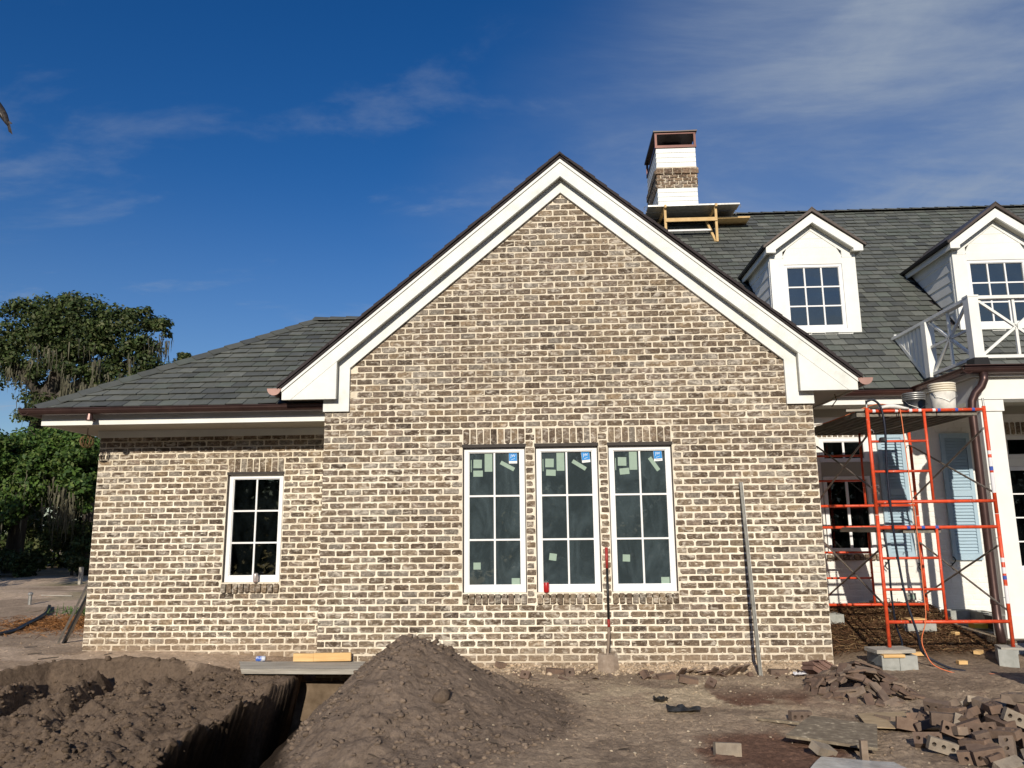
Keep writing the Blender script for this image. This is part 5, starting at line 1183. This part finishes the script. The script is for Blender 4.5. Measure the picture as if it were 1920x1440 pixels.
clods('soil_clods', xy, sz, soil_tone(xy[:, 0], xy[:, 1])*RNG.uniform(.85, 1.2, (len(xy), 1)), 'loose brown clods on the excavated bank at lower left')
def pile_w(x, y): return (np.sqrt(((x-1.43)*np.where(x < 1.43, .93, .6))**2+((y+1.9)*np.where(y < -1.9, .44, .72))**2) < .95)*(.2+.8*sst(-.1, .25, fbm(x, y, 2.0, 3, 95)))
xy = scatter(9000, .1, 3.4, -4.0, -.6, pile_w); sz = .004+.030*RNG.random(len(xy))**5
clods('soil_clods', xy, sz, soil_tone(xy[:, 0], xy[:, 1])*RNG.uniform(.85, 1.25, (len(xy), 1)), 'small crumbs of soil over the pointed pile')
xy = np.array([(1.86, -2.75), (1.80, -1.70), (1.68, -1.86), (1.27, -1.98)]); clods('soil_clods', xy, np.array([.075, .045, .04, .03]), np.tile(np.array([[.15, .115, .09]]), (4, 1)), 'larger soil lumps sitting on the pile', flat=.85)
xy = scatter(5200, 1.9, 7.2, -4.0, .5, lambda x, y: .25+.75*sst(-.1, .3, fbm(x, y, 1.3, 3, 97))); sz = .003+.012*RNG.random(len(xy))**3.5
tn = soil_tone(xy[:, 0], xy[:, 1])*RNG.uniform(.75, 1.35, (len(xy), 1)); li = RNG.random(len(xy)) < .16; tn[li] = np.array([.56, .48, .37])*RNG.uniform(.7, 1.2, (li.sum(), 1))
clods('mortar_crumbs', xy, sz, tn, 'pale mortar crumbs and grit over the ground right of the pile')
xy = scatter(2200, 1.75, 6.1, -.42, .0, lambda x, y: .3+.7*sst(-.42, -.1, y)); sz = .005+.028*RNG.random(len(xy))**3
clods('mortar_droppings', xy, sz, np.array([[.62, .50, .37]])*RNG.uniform(.55, 1.15, (len(xy), 1)), 'cream mortar droppings along the foot of the gable')
xy = scatter(1500, -6.5, -.3, .2, 5, lambda x, y: .5+0*x); sz = .004+.012*RNG.random(len(xy))**3
clods('pale_grit', xy, sz, soil_tone(xy[:, 0], xy[:, 1])*RNG.uniform(.6, 1.2, (len(xy), 1)), 'grit on the pale soil left of the wing')
def needles(name, xy, z, ln, cols, label, w=.0028, tilt=.5):
    n = len(xy); a = RNG.uniform(0, 2*PI, n); e = RNG.normal(0, tilt, n)*.6; L2 = ln[:, None]
    d = np.stack([np.cos(a)*np.cos(e), np.sin(a)*np.cos(e), np.sin(e)], -1); c = np.column_stack([xy, z]); s = np.stack([-np.sin(a), np.cos(a), .6*np.ones(n)], -1)*w
    mid = c+np.array([0, 0, 1])*(ln*RNG.uniform(0, .12, n))[:, None]
    P = np.stack([c-d*L2/2-s, c-d*L2/2+s, mid+s, mid-s, c+d*L2/2+s*.4, c+d*L2/2-s*.4], 1).reshape(-1, 3); k = 6*np.arange(n)[:, None]
    F = np.concatenate([np.array([[0, 1, 2, 3]])+k, np.array([[3, 2, 4, 5]])+k]); o = arr_obj(name, P, F, 'straw', np.repeat(cols, 6, 0), kind='stuff'); o['label'] = label; o['category'] = 'straw'; return o
def mound(x, y): return .16*np.exp(-((y-2.35)/.45)**2)*sst(6.2, 6.6, x)*sst(8.6, 8.2, x)*(.65+.9*np.abs(vn(x*2.2, y*2.2, 31))*1.6)
n = 15000; x = RNG.uniform(6.15, 8.42, n); y = .6+2.1*RNG.random(n)**.6; hgt = mound(x, y)
cols = np.array([[.105, .055, .028]])*RNG.uniform(.45, 1.6, (n, 1)); cols[RNG.random(n) < .12] = (.30, .20, .10)
needles('pine_straw', np.stack([x, y], -1), terrain(x, y)+hgt*RNG.random(n)**.35+.008, RNG.uniform(.06, .2, n), cols, 'brown pine straw heaped along the white wall behind the scaffold', .0036)
n = 5200; x = -5.0+RNG.normal(0, .75, n); y = 3.8+RNG.normal(0, .55, n); cols = np.array([[.30, .14, .05]])*RNG.uniform(.5, 1.3, (n, 1))
needles('pine_straw', np.stack([x, y], -1), terrain(x, y)+.01+.10*np.exp(-((x+4.6)/.7)**2-((y-3.9)/.4)**2)*RNG.random(n), RNG.uniform(.08, .2, n), cols, 'orange pine straw spread on the soil left of the wing', .004)
n = 900; x = -4.9+RNG.normal(0, .55, n); y = 4.8+RNG.normal(0, .18, n); needles('grass_tuft', np.stack([x, y], -1), terrain(x, y)+.08, RNG.uniform(.12, .28, n), np.array([[.06, .11, .03]])*RNG.uniform(.6, 1.5, (n, 1)), 'green weeds growing behind the orange straw', .006, 1.6)
x = RNG.uniform(.4, 3.4, 160); y = RNG.uniform(-3.9, -.9, 160); needles('soil_litter', np.stack([x, y], -1), terrain(x, y)+.006, RNG.uniform(.02, .10, 160), np.array([[.05, .038, .028]])*RNG.uniform(.6, 1.6, (160, 1)), 'dark twigs and bits in the soil of the pile', .005, .35)
# ------------------------------------------------------------------ trees
def leaf_cloud(centres, radii, n_each, size, cols, up=.35):
    """diamond leaves in clumps; centres (k,3), radii (k,3)"""
    C = np.repeat(centres, n_each, 0); Rr = np.repeat(radii, n_each, 0); n = len(C)
    d = RNG.normal(size=(n, 3)); d /= np.linalg.norm(d, axis=1)[:, None]; P = C+d*Rr*(RNG.random((n, 1))**.45)
    nrm = d*.7+RNG.normal(size=(n, 3))*.55+np.array([0, -.15, up]); nrm /= np.linalg.norm(nrm, axis=1)[:, None]
    t = np.cross(nrm, RNG.normal(size=(n, 3))); t /= np.linalg.norm(t, axis=1)[:, None]; b = np.cross(nrm, t)
    s = (size*RNG.uniform(.6, 1.35, n))[:, None]
    V = np.stack([P-t*s, P+b*s*.55+nrm*s*.12, P+t*s, P-b*s*.55+nrm*s*.12], 1).reshape(-1, 3); F = np.arange(4*n).reshape(-1, 4)
    ci = RNG.integers(0, len(cols), n); cc = np.array(cols)[ci]*np.repeat(RNG.uniform(.75, 1.25, (len(centres), 1)), n_each, 0)*RNG.uniform(.75, 1.25, (n, 1))
    return V, F, np.repeat(cc, 4, 0)
def lobes(c, r, k, shell=.6):
    d = RNG.normal(size=(k, 3)); d /= np.linalg.norm(d, axis=1)[:, None]; return np.array(c)+d*np.array(r)*(shell+(1-shell)*RNG.random((k, 1)))
def moss_strands(pos, ln, w, col):
    n = len(pos); seg = 4; V = []; k = np.linspace(0, 1, seg+1); sw = RNG.normal(0, .05, (n, 2)); a = RNG.uniform(0, PI, n); side = np.stack([np.cos(a), np.sin(a), 0*a], -1)
    rows = []
    for j, t in enumerate(k):
        c = pos+np.stack([sw[:, 0]*t*ln, sw[:, 1]*t*ln, -ln*t], -1)+RNG.normal(0, .02, (n, 3)); ww = (w*(1-.85*t)*(1+.3*RNG.normal(size=n)))[:, None]; rows += [c-side*ww, c+side*ww]
    P = np.stack(rows, 1).reshape(-1, 3); m = 2*(seg+1); b = m*np.arange(n)[:, None]
    F = np.concatenate([np.array([[2*j, 2*j+1, 2*j+3, 2*j+2]])+b for j in range(seg)]); return P, F, np.repeat(col, m, 0)
OAK = [(.058, .088, .026), (.045, .072, .022), (.078, .104, .034), (.036, .058, .020), (.10, .112, .045)]
VINE = [(.062, .118, .022), (.045, .092, .020), (.085, .145, .030), (.034, .070, .018), (.11, .155, .040)]
def tree(name, label, base, trunk, limbs, groups, cols, leaf, n_each, moss=None, cat='tree'):
    t = thing(name, label, cat, base)
    mb = MB().tube(trunk[0], trunk[1], 9)
    for pts, rs in limbs: mb.tube(pts, rs, 7)
    mb.build('trunk', 'bark', t, True)
    cs = []; rs = []
    for c, r, k, cr in groups:
        cs.append(lobes(c, r, k)); rs.append(np.tile([[cr, cr, cr*.75]], (k, 1))*RNG.uniform(.7, 1.3, (k, 1)))
    cs = np.concatenate(cs); rs = np.concatenate(rs)
    V, F, cc = leaf_cloud(cs, rs, n_each, leaf, cols); arr_obj('crown', V, F, 'leaf', cc, t)
    if moss is not None:
        pos, ln, w, col = moss; P, F, cc = moss_strands(pos, ln, w, col); arr_obj('moss', P, F, 'moss', cc, t, kind='stuff')
    return t
MC = lambda n: np.array([[.12, .115, .078]])*RNG.uniform(.45, 1.25, (n, 1))
def moss_clumps(spots, per):
    """strands hang in bunches from points along the limbs"""
    out = []; ln = []
    for (x, y, z, s, l) in spots:
        k = int(per*RNG.uniform(.6, 1.4)); out.append(np.stack([RNG.normal(x, s, k), RNG.normal(y, .3, k), z+RNG.normal(0, .12, k)], -1)); ln.append(l*RNG.uniform(.35, 1.15, k))
    return np.concatenate(out), np.concatenate(ln)
spots = [(RNG.uniform(-20.4, -13.4), RNG.uniform(20.4, 23), RNG.uniform(7.6, 9.6), RNG.uniform(.10, .3), RNG.uniform(.5, 1.3)) for _ in range(30)]
spots += [(RNG.normal(-16.1, .9), 20.6, RNG.uniform(6.9, 7.9), .16, RNG.uniform(.8, 1.7)) for _ in range(16)]+[(-17.8, 20.6, 9.2, .3, 1.3), (-17.4, 20.6, 9.0, .2, 1.0), (-20.2, 20.8, 8.4, .3, .9), (-13.6, 21.9, 9.75, .06, 1.2), (-18.3, 20.6, 7.0, .2, 1.6)]
mp, mln = moss_clumps(spots, 14)
tree('oak_tree', 'tall live oak hung with grey moss behind the wing roof', (-18.7, 22, 0),
     ([(-18.8, 22, 0), (-18.9, 22, 4), (-18.6, 22, 7), (-17.8, 22, 9), (-17.2, 22, 10.5)], [.6, .48, .4, .3, .12]),
     [([(-18.7, 22, 6.4), (-17.2, 21.6, 7.6), (-15.5, 21.8, 8.4), (-13.7, 22, 9.6)], [.32, .24, .15, .04]), ([(-18.6, 22, 7.2), (-19.8, 21.8, 8.6), (-20.6, 22, 9.8)], [.26, .18, .06]), ([(-17.8, 22, 9), (-16, 22.2, 10.2), (-14.6, 22, 11)], [.22, .13, .04]), ([(-17, 22, 7.4), (-15.2, 21.7, 7.2), (-13.0, 22, 8.6)], [.2, .13, .04])],
     [((-17.2, 22, 10.6), (2.0, 1.6, 1.0), 46, .55), ((-19.6, 22, 10.6), (1.2, 1.4, .9), 26, .5), ((-15.5, 22, 10.2), (1.3, 1.3, 1.1), 26, .5), ((-18.9, 21.6, 9.2), (1.6, 1.0, .7), 22, .45), ((-16.4, 21.6, 9.0), (1.5, .9, .6), 20, .45), ((-14.6, 22, 10.6), (.7, .6, .6), 9, .32), ((-13.75, 22, 10.25), (.45, .4, .3), 7, .28), ((-14.2, 21.9, 8.4), (1.0, .8, .7), 16, .42), ((-13.0, 22, 8.6), (.6, .5, .35), 9, .30), ((-12.65, 22, 8.95), (.28, .2, .12), 4, .16), ((-20.6, 22, 8.8), (.9, 1.0, .8), 16, .45), ((-18.6, 21.5, 6.3), (.7, .6, 1.2), 18, .4), ((-16.6, 21.8, 6.6), (1.6, .8, .8), 16, .45), ((-18.3, 21.5, 4.3), (1.2, .6, 1.0), 14, .45), ((-17.4, 21.4, 8.2), (1.6, .7, .6), 22, .42), ((-15.2, 21.4, 8.0), (1.3, .6, .6), 20, .42), ((-16.2, 22.6, 7.4), (2.2, .6, .9), 26, .5), ((-14.6, 21.6, 9.4), (.9, .6, .5), 14, .4), ((-19.0, 22.6, 7.6), (1.2, .6, 1.0), 20, .5), ((-18.2, 22.2, 11.0), (1.9, 1.0, .7), 34, .5), ((-17.0, 21.2, 9.6), (2.6, .6, .8), 40, .46), ((-15.0, 22.4, 7.6), (1.6, .6, .8), 26, .5), ((-17.9, 22.4, 5.6), (1.4, .6, 1.2), 26, .5), ((-13.6, 21.9, 8.0), (.9, .5, .5), 14, .4), ((-19.9, 21.4, 9.6), (1.0, .6, .8), 20, .45)],
     OAK, .085, 95, (mp, mln, RNG.uniform(.012, .04, len(mp)), MC(len(mp))))
def vines(seed): pass
mp = np.stack([RNG.uniform(-15.6, -11.5, 420), RNG.uniform(12.7, 13.8, 420), RNG.uniform(1.9, 3.6, 420)], -1)
tree('vine_covered_tree', 'broad vine-covered tree with hanging moss at far left below the oak', (-14.4, 15, 0),
     ([(-14.4, 15, 0), (-14.3, 15, 2), (-14, 15, 3.6)], [.3, .24, .14]), [([(-14.3, 15, 2), (-13, 14.4, 3.4)], [.14, .05]), ([(-14.3, 15, 2), (-15.4, 14.4, 3.3)], [.14, .05])],
     [((-14.1, 14.6, 3.9), (1.7, 1.5, .85), 60, .45), ((-15.3, 14.4, 3.4), (.9, 1.1, .8), 26, .42), ((-13.0, 14.0, 3.2), (.9, .9, .8), 28, .40), ((-14.4, 13.6, 2.6), (1.2, .5, .5), 24, .35), ((-13.4, 13.4, 2.3), (.6, .4, .45), 12, .3), ((-15.0, 14.2, 1.9), (.8, .5, .6), 18, .35), ((-14.0, 15.2, 4.3), (1.6, .8, .6), 30, .42), ((-12.6, 13.8, 3.9), (.7, .6, .6), 18, .36)],
     VINE, .075, 150, (mp[:150], RNG.uniform(.2, .7, 150), RNG.uniform(.010, .026, 150), MC(150)))
mp = np.stack([RNG.normal(-11.35, .22, 120), RNG.uniform(12.4, 13.0, 120), RNG.uniform(2.2, 3.0, 120)], -1)
tree('vine_covered_tree', 'bright green leafy tree right beside the wing corner under the eave', (-11.5, 14.2, 0),
     ([(-11.5, 14.2, 0), (-11.5, 14.2, 2), (-11.5, 14, 3.8)], [.22, .18, .1]), [([(-11.5, 14.2, 2.4), (-12.2, 13.8, 3.6)], [.1, .04])],
     [((-11.8, 13.8, 4.1), (1.0, 1.0, .65), 34, .38), ((-11.2, 13.2, 3.4), (.55, .6, .8), 24, .33), ((-10.9, 13, 2.7), (.35, .4, .6), 12, .26)],
     VINE, .07, 160, (mp, RNG.uniform(.3, 1.1, 120), RNG.uniform(.012, .03, 120), MC(120)))
tree('understory_shrub', 'dark leafy shrub at far left in front of the vine-covered trunk', (-14.2, 13.2, 0), ([(-14.3, 13.2, 0), (-14.3, 13.2, .9)], [.06, .03]), [],
     [((-14.4, 13.3, .85), (.9, .5, .7), 26, .32), ((-13.2, 13.6, .7), (.7, .4, .5), 14, .28)], OAK, .06, 120, None, 'shrub')
tree('understory_shrub', 'low dark shrub under the trees beside the wing', (-11.3, 13.4, 0), ([(-11.4, 13.4, 0), (-11.4, 13.4, .9)], [.06, .03]), [],
     [((-11.6, 13.6, 1.55), (1.0, .5, .45), 22, .3), ((-10.9, 13.2, .95), (.5, .4, .5), 12, .26)], OAK, .06, 110, None, 'shrub')
# the near edge of the same wood, left of the picture, shading the hollow
def wood(name, label, spots, n_each, leaf):
    cs = np.array([s[:3] for s in spots]); rs = np.array([s[3:6] for s in spots]); V, F, cc = leaf_cloud(cs, rs, n_each, leaf, OAK); o = arr_obj(name, V, F, 'leaf', cc, kind='stuff'); o['label'] = label; o['category'] = 'wood'; return o
sp = [(RNG.uniform(-19, -10.6), RNG.uniform(3.2, 5.0), RNG.uniform(4.0, 5.9), .8, .6, .5) for _ in range(110)]+[(RNG.uniform(-20, -12), RNG.uniform(3.0, 5.2), RNG.uniform(1.0, 4.0), .7, .6, .6) for _ in range(30)]
wood('woodland_edge', 'near edge of the wood just left of the picture', sp, 150, .12)
# the wood behind the trees, and the wood behind the photographer that the windows mirror
sp = [(RNG.uniform(-34, -6.5), RNG.uniform(17.5, 21), RNG.uniform(.2, 3.3), RNG.uniform(.9, 1.5), .8, RNG.uniform(.7, 1.1)) for _ in range(240)]
sp += [(RNG.uniform(-17, -9), RNG.uniform(15.6, 18), RNG.uniform(3.3, 4.4), 1.0, .8, .55) for _ in range(60)]
wood('woodland', 'dark wood filling the background behind the left trees', sp, 150, .13)
sp = []
for i in range(96):
    x = -45+(i % 48)*1.9; h = 8.5+2.2*abs(math.sin(i*1.7))+1.2*math.sin(i*.6)
    for k in range(8): sp.append((x+RNG.normal(0, .7), -30-(i//48)*3.2+RNG.normal(0, 1.0)-k*.2, .3+(h-1)*k/7, 1.8, 1.4, 1.3))
wood('tree_line', 'line of trees across the road behind the viewer', sp, 110, .30)
